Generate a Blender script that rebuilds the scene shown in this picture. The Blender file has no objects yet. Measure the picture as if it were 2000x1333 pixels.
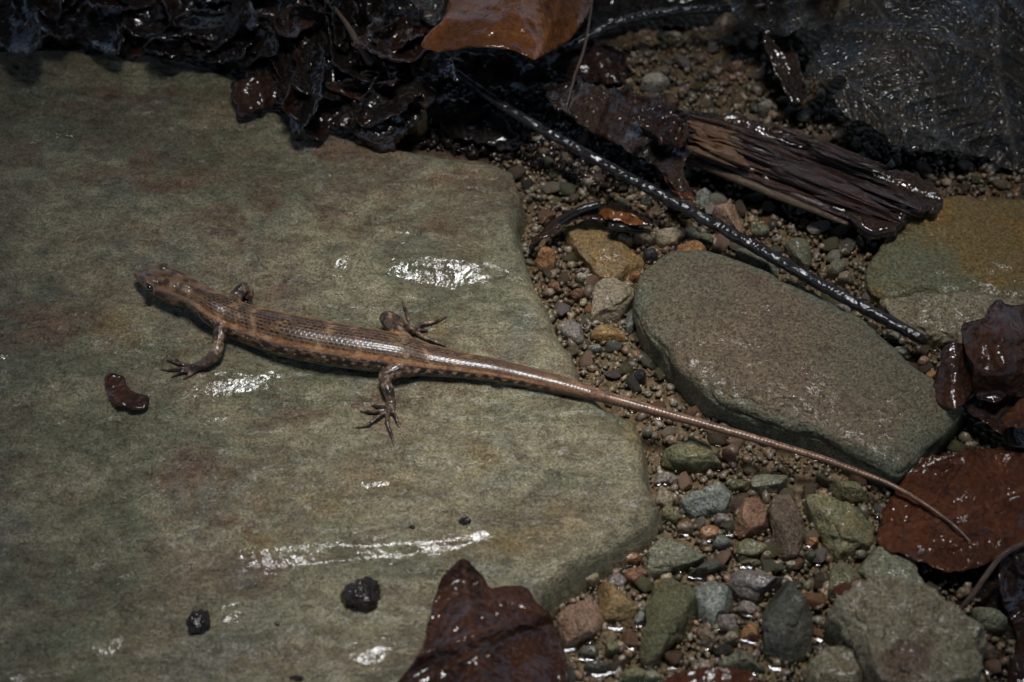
import bpy, bmesh, math, random
import numpy as np
from mathutils import Vector, Matrix, kdtree
from mathutils.geometry import delaunay_2d_cdt

# ------------------------------------------------------------------ camera, sky, sun, exposure
# one unit is ten centimetres (unit scale 0.1): the picture is about 24 cm wide
SC = bpy.context.scene
COL = SC.collection
SC.unit_settings.scale_length = 0.1
R = math.radians
ELEV, DIST, LENS = 53.0, 6.0, 90.0
CAM_T = np.array([0.0, 0.0, 0.06])
fwd = np.array([0.0, math.cos(R(ELEV)), -math.sin(R(ELEV))])
upv = np.array([0.0, math.sin(R(ELEV)), math.cos(R(ELEV))])
CAM = CAM_T - fwd * DIST
cd = bpy.data.cameras.new('camera')
cam = bpy.data.objects.new('camera', cd)
COL.objects.link(cam)
cam.location = CAM
cam.rotation_euler = (R(90 - ELEV), 0, 0)
cd.lens = LENS
cd.sensor_width = 36
cd.clip_start = 0.05
cd.clip_end = 500
cd.dof.use_dof = True
cd.dof.focus_distance = 5.98
cd.dof.aperture_fstop = 1.5
SC.camera = cam

SUN_EL, SUN_AZ = 85.0, 20.0          # azimuth: degrees from +Y towards +X
w = bpy.data.worlds.new('World')
SC.world = w
w.use_nodes = True
nt = w.node_tree
bg = nt.nodes['Background']
sky = nt.nodes.new('ShaderNodeTexSky')
sky.sky_type = 'NISHITA'
sky.sun_disc = False
sky.sun_elevation = R(SUN_EL)
sky.sun_rotation = R(SUN_AZ)
sky.dust_density = 2.0
nt.links.new(sky.outputs[0], bg.inputs[0])
bg.inputs[1].default_value = 0.05
sd = np.array([math.sin(R(SUN_AZ)) * math.cos(R(SUN_EL)), math.cos(R(SUN_AZ)) * math.cos(R(SUN_EL)), math.sin(R(SUN_EL))])
sl = bpy.data.lights.new('sun', 'SUN')
sl.energy = 1.5
sl.angle = R(19)
sl.color = (0.985, 0.99, 1.0)
so = bpy.data.objects.new('sun', sl)
COL.objects.link(so)
so.rotation_euler = Vector(sd).to_track_quat('Z', 'Y').to_euler()
so.location = sd * 20
SC.view_settings.view_transform = 'Standard'
SC.view_settings.look = 'None'
SC.view_settings.exposure = 1.62
SC.view_settings.gamma = 1.0
SC.view_settings.use_curve_mapping = False
SC.cycles.max_bounces = 6
SC.cycles.diffuse_bounces = 3
SC.cycles.glossy_bounces = 3
SC.cycles.transparent_max_bounces = 8
SC.cycles.sample_clamp_indirect = 4
SC.cycles.caustics_reflective = False
SC.cycles.caustics_refractive = False
SC.cycles.use_denoising = True

rng = np.random.default_rng(7)
random.seed(7)

# ------------------------------------------------------------------ helpers
def P(x, y, z=0.0):
    """point at height z that the photograph shows at pixel (x, y) of 2000 x 1333"""
    x = np.asarray(x, float); y = np.asarray(y, float)
    u = (x - 1000) / 2000 * 36 / LENS
    v = -(y - 666.5) / 2000 * 36 / LENS
    d = fwd + u[..., None] * np.array([1.0, 0, 0]) + v[..., None] * upv
    t = (np.asarray(z, float) - CAM[2]) / d[..., 2]
    return CAM + d * t[..., None]

PX = 0.0012       # size of one photograph pixel at the scene

def _hash(ix, iy, iz, seed):
    n = (ix * 73856093) ^ (iy * 19349663) ^ (iz * 83492791) ^ (seed * 265443576 + 12345)
    n &= 0xffffffff
    n = ((n ^ (n >> 13)) * 1274126177) & 0xffffffff
    n ^= n >> 16
    n = (n * 374761393) & 0xffffffff
    n ^= n >> 15
    return n / 2147483648.0 - 1.0

def vnoise(p, seed=0):
    p = np.asarray(p, float)
    i = np.floor(p).astype(np.int64)
    f = p - i
    f = f * f * f * (f * (f * 6 - 15) + 10)
    x, y, z = i[..., 0], i[..., 1], i[..., 2]
    fx, fy, fz = f[..., 0], f[..., 1], f[..., 2]
    def L(a, b, t): return a + (b - a) * t
    c = [[[_hash(x + a, y + b, z + d, seed) for d in (0, 1)] for b in (0, 1)] for a in (0, 1)]
    e = [L(L(c[a][0][0], c[a][0][1], fz), L(c[a][1][0], c[a][1][1], fz), fy) for a in (0, 1)]
    return L(e[0], e[1], fx)

def fbm(p, scale=1.0, oct=4, seed=0, gain=0.5):
    p = np.asarray(p, float) * scale
    s = 0; a = 1.0; t = 0
    for k in range(oct):
        s = s + a * vnoise(p * (2.03 ** k) + 17.3 * k, seed + k)
        t += a; a *= gain
    return s / t

def fbm2(xy, scale, oct=4, seed=0, gain=0.5):
    return fbm(np.concatenate([xy, np.zeros(xy.shape[:-1] + (1,))], -1), scale, oct, seed, gain)

def sstep(a, b, x):
    t = np.clip((x - a) / (b - a), 0, 1)
    return t * t * (3 - 2 * t)

def mkmesh(name, verts, faces, mat=None, smooth=True, attrs=None):
    me = bpy.data.meshes.new(name)
    verts = np.asarray(verts, np.float32)
    if isinstance(faces, np.ndarray):
        n, k = faces.shape
        me.vertices.add(len(verts)); me.vertices.foreach_set('co', verts.ravel())
        me.loops.add(n * k); me.loops.foreach_set('vertex_index', faces.astype(np.int32).ravel())
        me.polygons.add(n); me.polygons.foreach_set('loop_start', np.arange(0, n * k, k, dtype=np.int32))
        me.update(calc_edges=True)
    else:
        me.from_pydata(verts.tolist(), [], faces)
    me.validate()
    if smooth:
        me.polygons.foreach_set('use_smooth', np.ones(len(me.polygons), bool))
    for k, a in (attrs or {}).items():
        a = np.asarray(a, np.float32)
        if a.ndim == 1:
            at = me.attributes.new(k, 'FLOAT', 'POINT'); at.data.foreach_set('value', a)
        else:
            at = me.attributes.new(k, 'FLOAT_COLOR', 'POINT')
            at.data.foreach_set('color', np.concatenate([a, np.ones((len(a), 1), np.float32)], 1).ravel())
    if mat: me.materials.append(mat)
    me.update()
    return me

def link(name, me, parent=None, loc=None):
    o = bpy.data.objects.new(name, me)
    COL.objects.link(o)
    if loc is not None: o.location = loc
    if parent is not None: o.parent = parent
    return o

def tag(o, label=None, cat=None, group=None, kind=None):
    if label: o['label'] = label
    if cat: o['category'] = cat
    if group: o['group'] = group
    if kind: o['kind'] = kind
    return o

def recentre(verts):
    """local verts and an origin at the base centre"""
    v = np.asarray(verts, float)
    c = np.array([v[:, 0].mean(), v[:, 1].mean(), v[:, 2].min()])
    return v - c, c

def grid_faces(nu, nv, wrap_u=False):
    a = np.arange(nu if wrap_u else nu - 1)[:, None]
    b = np.arange(nv - 1)[None, :]
    a2 = (a + 1) % nu
    f = np.stack([a * nv + b, a2 * nv + b, a2 * nv + b + 1, a * nv + b + 1], -1)
    return f.reshape(-1, 4)

def poly_dist(pts, poly):
    """signed distance to a closed polygon, positive inside"""
    a = np.asarray(poly, float); b = np.roll(a, -1, 0)
    d2 = np.full(len(pts), 1e9); ins = np.zeros(len(pts), bool)
    for (ax, ay), (bx, by) in zip(a, b):
        ex, ey = bx - ax, by - ay
        px, py = pts[:, 0] - ax, pts[:, 1] - ay
        t = np.clip((px * ex + py * ey) / (ex * ex + ey * ey + 1e-12), 0, 1)
        d2 = np.minimum(d2, (px - t * ex) ** 2 + (py - t * ey) ** 2)
        c = (ay > pts[:, 1]) != (by > pts[:, 1])
        ins ^= c & (pts[:, 0] < ex * (pts[:, 1] - ay) / (by - ay + 1e-12) + ax)
    return np.where(ins, 1, -1) * np.sqrt(d2)

def smooth_closed(pts, n):
    """closed Catmull-Rom through pts, n samples"""
    p = np.asarray(pts, float); m = len(p)
    t = np.linspace(0, m, n, endpoint=False); i = np.floor(t).astype(int); f = (t - i)[:, None]
    p0, p1, p2, p3 = p[(i - 1) % m], p[i % m], p[(i + 1) % m], p[(i + 2) % m]
    return 0.5 * (2 * p1 + (p2 - p0) * f + (2 * p0 - 5 * p1 + 4 * p2 - p3) * f ** 2 + (3 * p1 - p0 - 3 * p2 + p3) * f ** 3)

def smooth_open(pts, n):
    p = np.asarray(pts, float); m = len(p)
    q = np.concatenate([[2 * p[0] - p[1]], p, [2 * p[-1] - p[-2]]])
    t = np.linspace(0, m - 1, n); i = np.minimum(np.floor(t).astype(int), m - 2); f = (t - i)[:, None]
    p0, p1, p2, p3 = q[i], q[i + 1], q[i + 2], q[i + 3]
    return 0.5 * (2 * p1 + (p2 - p0) * f + (2 * p0 - 5 * p1 + 4 * p2 - p3) * f ** 2 + (3 * p1 - p0 - 3 * p2 + p3) * f ** 3)

def frames(pts):
    t = np.gradient(pts, axis=0); t /= np.linalg.norm(t, axis=1)[:, None] + 1e-12
    up = np.tile([0, 0, 1.0], (len(pts), 1))
    bad = np.abs(t[:, 2]) > 0.9
    up[bad] = [0, 1, 0]
    s = np.cross(t, up); s /= np.linalg.norm(s, axis=1)[:, None]
    u = np.cross(s, t)
    return t, s, u

def tube(pts, ra, rb=None, k=12, caps=True):
    """swept ellipse; returns verts, faces (closed)"""
    pts = np.asarray(pts, float); ra = np.asarray(ra, float); rb = ra if rb is None else np.asarray(rb, float)
    t, s, u = frames(pts)
    th = np.linspace(0, 2 * np.pi, k, endpoint=False)
    v = pts[:, None] + s[:, None] * (ra[:, None] * np.sin(th))[..., None] + u[:, None] * (rb[:, None] * np.cos(th))[..., None]
    n = len(pts)
    f = []
    for i in range(n - 1):
        for j in range(k):
            f.append((i * k + j, i * k + (j + 1) % k, (i + 1) * k + (j + 1) % k, (i + 1) * k + j))
    v = v.reshape(-1, 3)
    if caps:
        v = np.concatenate([v, [pts[0] - t[0] * ra[0] * .6], [pts[-1] + t[-1] * ra[-1] * .6]])
        for j in range(k):
            f.append((j, n * k, (j + 1) % k))
            f.append(((n - 1) * k + j, (n - 1) * k + (j + 1) % k, n * k + 1))
    return v, f

# ------------------------------------------------------------------ materials
class NT:
    def __init__(s, name):
        s.m = bpy.data.materials.new(name); s.m.use_nodes = True
        s.t = s.m.node_tree; s.n = s.t.nodes; s.b = s.n['Principled BSDF']
        s.out = s.n['Material Output']
    def node(s, typ, **kw):
        n = s.n.new('ShaderNode' + typ)
        for k, v in kw.items(): setattr(n, k, v)
        return n
    def set(s, sock, v):
        if hasattr(v, 'is_output') or isinstance(v, bpy.types.NodeSocket): s.t.links.new(v, sock)
        elif isinstance(v, (tuple, list)) and len(v) == 3 and sock.type == 'RGBA': sock.default_value = (*v, 1)
        else: sock.default_value = v
    def coord(s, which='Object', offset_random=True, scale=None):
        c = s.node('TexCoord').outputs[which]
        if offset_random:
            r = s.node('ObjectInfo').outputs['Random']
            m = s.node('VectorMath', operation='ADD'); s.set(m.inputs[0], c)
            k = s.math('MULTIPLY', r, 37.0)
            s.set(m.inputs[1], k); c = m.outputs[0]
        if scale:
            m = s.node('VectorMath', operation='MULTIPLY'); s.set(m.inputs[0], c); m.inputs[1].default_value = scale; c = m.outputs[0]
        return c
    def noise(s, vec, scale, detail=4, rough=0.55, dist=0.0):
        n = s.node('TexNoise'); s.set(n.inputs['Vector'], vec)
        n.inputs['Scale'].default_value = scale; n.inputs['Detail'].default_value = detail
        n.inputs['Roughness'].default_value = rough; n.inputs['Distortion'].default_value = dist
        return n.outputs[0]
    def vor(s, vec, scale, feature='F1', out='Distance'):
        n = s.node('TexVoronoi', feature=feature); s.set(n.inputs['Vector'], vec); n.inputs['Scale'].default_value = scale
        return n.outputs[out]
    def math(s, op, a, b=0.0, c=None):
        n = s.node('Math', operation=op); s.set(n.inputs[0], a); s.set(n.inputs[1], b)
        if c is not None: s.set(n.inputs[2], c)
        return n.outputs[0]
    def ramp(s, fac, lo, hi, a=0.0, b=1.0):
        n = s.node('MapRange', interpolation_type='SMOOTHSTEP'); s.set(n.inputs[0], fac)
        for i, v in enumerate((lo, hi, a, b)): n.inputs[i + 1].default_value = v
        return n.outputs[0]
    def mix(s, fac, a, b, blend='MIX'):
        n = s.node('Mix', data_type='RGBA', blend_type=blend); s.set(n.inputs[0], fac)
        s.set(n.inputs[6], a); s.set(n.inputs[7], b); return n.outputs[2]
    def attr(s, name, out='Fac'):
        return s.node('Attribute', attribute_name=name).outputs[out]
    def bump(s, h, strength=0.5, dist=0.01, normal=None):
        n = s.node('Bump'); n.inputs['Strength'].default_value = strength; n.inputs['Distance'].default_value = dist
        s.set(n.inputs['Height'], h)
        if normal is not None: s.set(n.inputs['Normal'], normal)
        return n.outputs[0]
    def P(s, **kw):
        for k, v in kw.items(): s.set(s.b.inputs[k.replace('_', ' ')], v)
        return s.m

def rock_mat(name, c1, c2, c3, rough=0.42, coat=0.35, speck=0.55, grain=130, patch=4.0, rimc=None):
    N = NT(name)
    v = N.coord()
    rnd = N.node('ObjectInfo').outputs['Random']
    big = N.ramp(N.noise(v, patch, 4, 0.6), 0.43, 0.57)
    c = N.mix(big, c1, c2)
    c = N.mix(N.ramp(N.noise(v, patch * 2.7, 5, 0.65, 0.6), 0.52, 0.68, 0, 0.8), c, c3)
    if rimc: c = N.mix(N.math('MULTIPLY', N.ramp(N.math('ADD', N.attr('rim'), N.math('MULTIPLY_ADD', N.noise(v, 6, 5, .7), .9, -.45)), .80, 1.02), .9), c, rimc)
    g = N.noise(v, grain, 3, 0.7)
    c = N.mix(N.ramp(g, 0.53, 0.40, 0, min(1, speck * 1.25)), c, (.26, .23, .20), 'MULTIPLY')
    c = N.mix(N.ramp(N.noise(v, 33, 4, .7), .5, .66, 0, speck * .7), c, tuple(x * .5 for x in c3))
    c = N.mix(N.ramp(N.noise(v, grain * .8, 2, .6), 0.55, 0.66, 0, speck), c, (1.9, 1.85, 1.75), 'MULTIPLY')
    hsv = N.node('HueSaturation')
    N.set(hsv.inputs['Value'], N.math('MULTIPLY_ADD', rnd, 0.5, 0.75)); N.set(hsv.inputs['Color'], c)
    b1 = N.bump(g, 0.7, 0.008)
    b2 = N.bump(N.noise(v, 28, 5, .68), 0.9, 0.018, b1)
    wet = N.noise(v, 9, 2)
    film = N.bump(N.noise(v, 55, 3, .6), 0.4, 0.010)
    return N.P(Base_Color=hsv.outputs[0], Roughness=N.ramp(wet, .4, .6, rough, rough + .18), Normal=b2, Coat_Weight=N.ramp(wet, .60, .44, coat * .1, coat),
               Coat_Roughness=0.09, Coat_IOR=1.33, Coat_Normal=film, Specular_IOR_Level=0.2)

PAL = {
    'olive':     ((.125, .120, .062), (.155, .140, .075), (.165, .125, .055)),
    'greygreen': ((.140, .140, .092), (.165, .160, .105), (.130, .112, .065)),
    'bluegrey':  ((.135, .145, .120), (.165, .172, .142), (.120, .120, .085)),
    'tan':       ((.235, .190, .125), (.270, .220, .150), (.190, .150, .095)),
    'ochre':     ((.260, .165, .070), (.230, .160, .080), (.300, .170, .050)),
    'orange':    ((.290, .145, .065), (.330, .175, .080), (.220, .105, .050)),
    'rust':      ((.180, .095, .055), (.220, .120, .070), (.120, .070, .045)),
    'brown':     ((.125, .088, .058), (.150, .105, .070), (.090, .065, .045)),
    'mauve':     ((.185, .155, .135), (.210, .180, .155), (.150, .125, .105)),
    'slate':     ((.060, .058, .044), (.078, .074, .055), (.048, .044, .033)),
    'pale':      ((.300, .275, .215), (.340, .310, .250), (.240, .215, .160)),
    'black':     ((.020, .020, .022), (.030, .030, .032), (.015, .014, .014)),
    'pink':      ((.280, .175, .115), (.310, .200, .140), (.210, .130, .085)),
}
PAL = {k: tuple(tuple(x * 1.22 for x in c) for c in v) for k, v in PAL.items()}
ROCK = {k: rock_mat('wet_%s_stone' % k, *v, coat=0.9 if k in ('black', 'slate') else 0.5, patch=6.0, grain=150) for k, v in PAL.items()}

def slab_material():
    N = NT('wet_slab_rock')
    v = N.coord(offset_random=False)
    vs = N.coord(offset_random=False, scale=(0.75, 1.2, 1.2))
    n1 = N.noise(vs, 3.2, 5, .62, .5)
    c = N.mix(N.ramp(n1, .43, .56), (.172, .168, .104), (.285, .256, .160))
    n2 = N.noise(vs, 4.6, 7, .74, .5)
    st = N.attr('stain')
    c = N.mix(N.math('MULTIPLY', N.ramp(n2, .46, .56, 0, .95), N.math('MULTIPLY_ADD', st, .62, .36)), c, (.180, .108, .066))
    n3 = N.noise(vs, 8.0, 6, .72, .6)
    c = N.mix(N.math('MULTIPLY', N.ramp(n3, .50, .64, 0, .85), N.math('MULTIPLY_ADD', st, .65, .10)), c, (.100, .064, .050))
    c = N.mix(N.ramp(N.noise(v, 4.2, 5, .65, .4), .54, .66, 0, .5), c, (.185, .190, .150))
    c = N.mix(N.math('MULTIPLY', N.attr('ochre'), N.ramp(N.noise(v, 9, 4, .65), .4, .62, .1, .85)), c, (.260, .180, .065))
    c = N.mix(N.ramp(N.noise(v, 14, 5, .7), .55, .72, 0, .35), c, (.225, .185, .095))
    c = N.mix(N.ramp(N.noise(vs, 17, 5, .72, .4), .52, .70, 0, .45), c, (.085, .075, .052))
    # grain
    m1 = N.noise(vs, 26, 5, .75, .3)
    c = N.mix(N.ramp(m1, .48, .62, 0, .65), c, (.58, .53, .48), 'MULTIPLY')
    c = N.mix(N.ramp(m1, .50, .36, 0, .60), c, (1.5, 1.48, 1.45), 'MULTIPLY')
    g = N.noise(v, 150, 4, .75)
    c = N.mix(N.ramp(g, .54, .40, 0, .66), c, (.30, .27, .23), 'MULTIPLY')
    g2 = N.noise(v, 230, 2, .6)
    c = N.mix(N.ramp(g2, .54, .68, 0, .65), c, (1.9, 1.85, 1.75), 'MULTIPLY')
    film = N.attr('film')
    b1 = N.bump(g, .9, .008)
    b2 = N.bump(N.noise(vs, 22, 5, .7), .9, .022, b1)
    fine = N.noise(v, 42, 3, .6, 1.2)
    fb = N.bump(fine, .33, .008)
    cw = N.ramp(film, .05, .6, .18, 1.0)
    return N.P(Base_Color=c, Roughness=N.ramp(film, 0, .6, .52, .40), Normal=b2, Specular_IOR_Level=.22,
               Coat_Weight=cw, Coat_Roughness=N.ramp(film, 0.1, .5, .22, .07), Coat_IOR=1.38, Coat_Normal=fb)

def leaf_mat(name, c1, c2, dark=(.02, .012, .008), rough=.34, coat=.6, wr=30, spots=.8, netb=.10, crough=.06):
    N = NT(name)
    v = N.coord()
    c = N.mix(N.ramp(N.noise(v, 7, 5, .65, .5), .36, .64), c1, c2)
    c = N.mix(N.ramp(N.noise(v, 26, 4, .7), .55, .70, 0, spots), c, dark)
    c = N.mix(N.ramp(N.noise(v, 90, 2, .6), .60, .70, 0, spots * .8), c, dark)
    c = N.mix(N.ramp(N.attr('vein'), .3, 1.0, 0, .45), c, tuple(min(1, x * 1.7 + .01) for x in c2))
    h = N.noise(v, wr, 4, .62, .6)
    h2 = N.vor(v, wr * 2.4)
    b = N.bump(h, .55, .016)
    b = N.bump(h2, .45, .010, b)
    net = N.vor(v, wr * 1.9, 'DISTANCE_TO_EDGE')
    cb = N.bump(N.ramp(net, 0, .22), netb, .006)
    cb = N.bump(N.noise(v, wr * .45, 3, .55, .6), .24, .020, cb)
    wet = N.noise(v, 6, 3)
    return N.P(Base_Color=c, Roughness=rough, Normal=b, Coat_Weight=N.ramp(wet, .35, .6, coat * .3, coat), Coat_Roughness=crough, Coat_IOR=1.5,
               Coat_Normal=cb, Specular_IOR_Level=.12)

LEAF = {
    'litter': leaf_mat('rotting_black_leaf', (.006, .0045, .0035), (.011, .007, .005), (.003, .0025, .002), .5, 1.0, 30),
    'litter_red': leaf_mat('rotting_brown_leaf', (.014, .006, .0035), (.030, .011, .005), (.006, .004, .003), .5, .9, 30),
    'orange': leaf_mat('wet_orange_leaf', (.070, .022, .0045), (.130, .040, .0065), (.018, .007, .0035), .5, .7, 24, .95, .1, .10),
    'redbrown': leaf_mat('wet_red_brown_leaf', (.046, .014, .005), (.080, .023, .007), (.013, .006, .0035), .55, .35, 30, .95, .1, .10),
    'darkred': leaf_mat('wet_dark_brown_leaf', (.022, .0085, .0045), (.046, .015, .006), (.009, .005, .003), .5, .7, 28, .95, .1, .12),
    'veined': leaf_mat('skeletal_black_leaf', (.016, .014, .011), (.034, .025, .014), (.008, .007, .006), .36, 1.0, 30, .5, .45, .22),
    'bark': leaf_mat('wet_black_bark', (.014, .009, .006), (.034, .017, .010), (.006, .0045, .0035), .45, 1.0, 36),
    'crumb': leaf_mat('dark_debris', (.012, .007, .005), (.022, .011, .007), (.005, .0035, .003), .35, 1.0, 50),
}

def wood_mat(name, c1, c2, c3, coat=.5, cb=.5, crough=.06, cs=70):
    N = NT(name)
    v = N.coord(scale=(7, 60, 60))
    c = N.mix(N.ramp(N.noise(v, 1.0, 5, .65), .35, .65), c1, c2)
    c = N.mix(N.ramp(N.noise(v, 2.3, 4, .7), .52, .68), c, c3)
    h = N.noise(v, 1.6, 5, .7)
    v2 = N.coord()
    b = N.bump(h, .9, .012)
    b = N.bump(N.noise(v2, 60, 3, .6), .35, .008, b)
    return N.P(Base_Color=c, Roughness=.45, Normal=b, Coat_Weight=coat, Coat_Roughness=crough, Coat_IOR=1.5,
               Coat_Normal=N.bump(N.noise(v2, cs, 4, .65, .8), cb, .012, N.bump(h, cb, .010)), Specular_IOR_Level=.15)
WOOD = {
    'dark': wood_mat('wet_rotten_wood', (.036, .014, .008), (.066, .026, .014), (.010, .006, .004), .7, .7),
    'purple': wood_mat('wet_black_wood', (.020, .009, .006), (.040, .017, .011), (.007, .0045, .0035), .8, .7),
    'amber': wood_mat('pale_broken_wood', (.105, .052, .024), (.160, .085, .040), (.045, .022, .012), .5),
    'reed': wood_mat('wet_reed', (.075, .048, .026), (.110, .070, .036), (.030, .019, .013), .7),
    'stick': wood_mat('black_stick_bark', (.007, .006, .0065), (.012, .010, .010), (.004, .004, .0045), .8, .16, .06, 40),
    'twig': wood_mat('brown_twig', (.080, .050, .035), (.110, .072, .050), (.040, .025, .018), .4),
}

def ground_material():
    N = NT('wet_sand_and_humus')
    v = N.coord(offset_random=False)
    sand = N.mix(N.ramp(N.noise(v, 30, 4, .7), .38, .62), (.140, .098, .058), (.225, .165, .105))
    hum = N.mix(N.ramp(N.noise(v, 14, 4, .7), .38, .62), (.010, .008, .006), (.022, .015, .010))
    c = N.mix(N.attr('humus'), sand, hum)
    g = N.vor(v, 70)
    c = N.mix(N.ramp(g, .55, .95, 0, .6), c, (.02, .014, .010))
    return N.P(Base_Color=c, Roughness=.4, Normal=N.bump(g, 1.0, -.012), Specular_IOR_Level=.1, Coat_Weight=.15, Coat_Roughness=.15, Coat_IOR=1.33,
               Coat_Normal=N.bump(N.noise(v, 60, 3), .5, .01))

def grain_material():
    N = NT('wet_fine_gravel')
    v = N.coord(offset_random=False)
    c = N.mix(N.ramp(N.noise(v, 160, 2, .6), .55, .42, 0, .5), N.attr('tint', 'Color'), (.03, .022, .016))
    return N.P(Base_Color=c, Roughness=.45, Coat_Weight=.35, Coat_Roughness=.10, Coat_IOR=1.33, Normal=N.bump(N.noise(v, 120, 2), .3, .005))

def water_material():
    N = NT('clear_shallow_water')
    v = N.coord(offset_random=False)
    tr = N.node('BsdfTransparent'); tr.inputs[0].default_value = (.93, .92, .88, 1)
    gl = N.node('BsdfGlossy'); gl.inputs['Roughness'].default_value = .03
    nb = N.bump(N.noise(v, 14, 3, .55), .25, .012)
    fr = N.node('Fresnel'); fr.inputs['IOR'].default_value = 1.33
    N.set(fr.inputs['Normal'], nb); N.set(gl.inputs['Normal'], nb)
    mx = N.node('MixShader')
    N.set(mx.inputs[0], fr.outputs[0]); N.set(mx.inputs[1], tr.outputs[0]); N.set(mx.inputs[2], gl.outputs[0])
    N.t.links.new(mx.outputs[0], N.out.inputs['Surface'])
    return N.m

def skin_material():
    N = NT('lizard_scales')
    v = N.coord(offset_random=False)
    c = N.attr('tint', 'Color')
    c = N.mix(N.ramp(N.noise(v, 190, 2, .6), .52, .38, 0, .35), c, (.02, .013, .009))
    return N.P(Base_Color=c, Roughness=.40, Specular_IOR_Level=.25, Coat_Weight=.55, Coat_Roughness=.18, Coat_IOR=1.4,
               Normal=N.bump(N.noise(v, 210, 2, .6), .2, .003))

def plain(name, col, rough, coat=0.0):
    N = NT(name)
    v = N.coord()
    c = N.mix(N.ramp(N.noise(v, 20, 4), .35, .65), tuple(x * .8 for x in col), tuple(min(1, x * 1.2) for x in col))
    return N.P(Base_Color=c, Roughness=rough, Coat_Weight=coat, Coat_Roughness=.05)

# ------------------------------------------------------------------ outlines measured on the photograph
SLAB_PX = [(-420, 40), (-200, 80), (0, 88), (150, 84), (300, 96), (450, 128), (545, 215), (690, 262), (860, 292), (940, 298), (1000, 322), (1018, 372), (1006, 422),
           (1016, 470), (1040, 540), (1070, 592), (1090, 650), (1120, 690), (1134, 742), (1180, 788), (1240, 812), (1254, 850), (1260, 930), (1283, 975),
           (1266, 1018), (1205, 1056), (1150, 1088), (1092, 1130), (1062, 1160), (1040, 1215), (1020, 1300), (1010, 1500), (-420, 1600)]
SLAB_Z = 0.105
SLAB_W = P(*np.array(SLAB_PX, float).T, SLAB_Z)[:, :2]
# gleaming film patches: (cx, cy, half length px, half height px, turn)
FILMS = [(850, 527, 82, 20, 16), (455, 756, 66, 10, -9), (590, 1084, 80, 12, -8), (725, 1078, 80, 8, -3), (840, 1068, 60, 7, -5), (925, 1052, 36, 6, -14), (728, 1276, 28, 9, -16),
         (415, 817, 18, 5, 0), (668, 512, 16, 12, 0), (82, 266, 44, 13, 10), (16, 700, 12, 4, 0), (215, 1265, 20, 8, -25), (458, 1200, 16, 8, 0), (735, 948, 26, 4, 0),
         (20, 1330, 34, 6, -8), (515, 742, 16, 5, 0), (398, 634, 12, 6, 0)]
STAINS = [(330, 365, 190, 40), (520, 400, 190, 45), (180, 300, 160, 40), (640, 290, 150, 40), (390, 470, 150, 45), (880, 330, 120, 35), (560, 545, 80, 40), (770, 440, 120, 35),
          (330, 930, 110, 45), (480, 1030, 130, 40), (560, 1120, 130, 30), (220, 190, 140, 30), (450, 620, 60, 25), (700, 800, 120, 30), (1000, 900, 70, 60), (90, 640, 120, 40), (960, 700, 60, 30)]
OCHRES = [(905, 885, 60, 40), (770, 945, 80, 30), (620, 990, 90, 25), (1060, 620, 30, 60), (1230, 840, 25, 40), (520, 1060, 70, 20), (1010, 1060, 80, 30), (230, 640, 60, 40), (1170, 1010, 90, 30), (860, 640, 40, 30)]

def gauss_px(xy, lst, z=SLAB_Z):
    s = np.zeros(len(xy))
    for cx, cy, a, b in lst:
        c = P(cx, cy, z)[:2]
        s = np.maximum(s, np.exp(-((xy[:, 0] - c[0]) / (a * PX)) ** 2 - ((xy[:, 1] - c[1]) / (b * PX * 1.25)) ** 2))
    return s

def slab_relief(xy):
    """height of the slab's top above SLAB_Z"""
    st = xy * np.array([0.55, 1.5])
    z = 0.016 * fbm2(st, 1.3, 3, 5) + 0.006 * fbm2(st, 6, 4, 9)
    fine = 0.0030 * fbm2(xy, 34, 3, 11) + .0030 * fbm2(xy * np.array([.35, 1.6]) + xy[:, ::-1] * np.array([.05, .1]), 13, 4, 13)
    # thin layers that have flaked off, and pits
    tr = fbm2(st + .15 * xy[:, ::-1], 1.7, 5, 15, .55) * 7
    ft = tr - np.floor(tr)
    fine = fine + .0042 * sstep(.40, .60, ft) - .0042 * ft - .005 * sstep(.50, .68, fbm2(xy, 27, 2, 19))
    fm = np.zeros(len(xy))
    for cx, cy, a, b, ang in FILMS:
        c = P(cx, cy, SLAB_Z)[:2]
        ca, sa = math.cos(R(-ang)), math.sin(R(-ang))
        dx, dy = xy[:, 0] - c[0], xy[:, 1] - c[1]
        u = (dx * ca + dy * sa) / (a * PX); v = (-dx * sa + dy * ca) / (b * PX * 1.25)
        bw = b * PX * 1.25
        z += 0.29 * bw * np.clip(v, -1.3, 1.3) * np.exp(-u ** 4 * .6 - (v * .38) ** 2)
        fm = np.maximum(fm, np.exp(-(u / 1.2) ** 4 * .7 - (v / 2.0) ** 4 * .5))
    return z + fine * (1 - .85 * fm), fm

def slab_height(xy):
    xy = np.atleast_2d(np.asarray(xy, float))
    d = poly_dist(xy, SLAB_W)
    z, fm = slab_relief(xy)
    z = z + SLAB_Z
    wn = 0.036 + 0.035 * fbm2(xy, 6, 4, 21)
    t = np.clip(1 - d / wn, 0, None)
    z = np.where(d > 0, z - 0.028 * t ** 2.2, z - 0.028)
    ledge = 0.026 * fbm2(xy, 22, 4, 31)
    z = np.where(d <= 0, z + d * 4.5 + ledge * np.clip(-d * 40, 0, 1), z)
    return z, fm, d

def on_slab(x, y, dz=0.0):
    """point resting dz above the slab's surface, seen at pixel (x, y)"""
    x = np.atleast_1d(np.asarray(x, float)); y = np.atleast_1d(np.asarray(y, float))
    z = np.full(x.shape, SLAB_Z)
    for _ in range(5):
        p = P(x, y, z + dz)
        z = slab_height(p[:, :2])[0]
    return P(x, y, z + dz)

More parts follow.
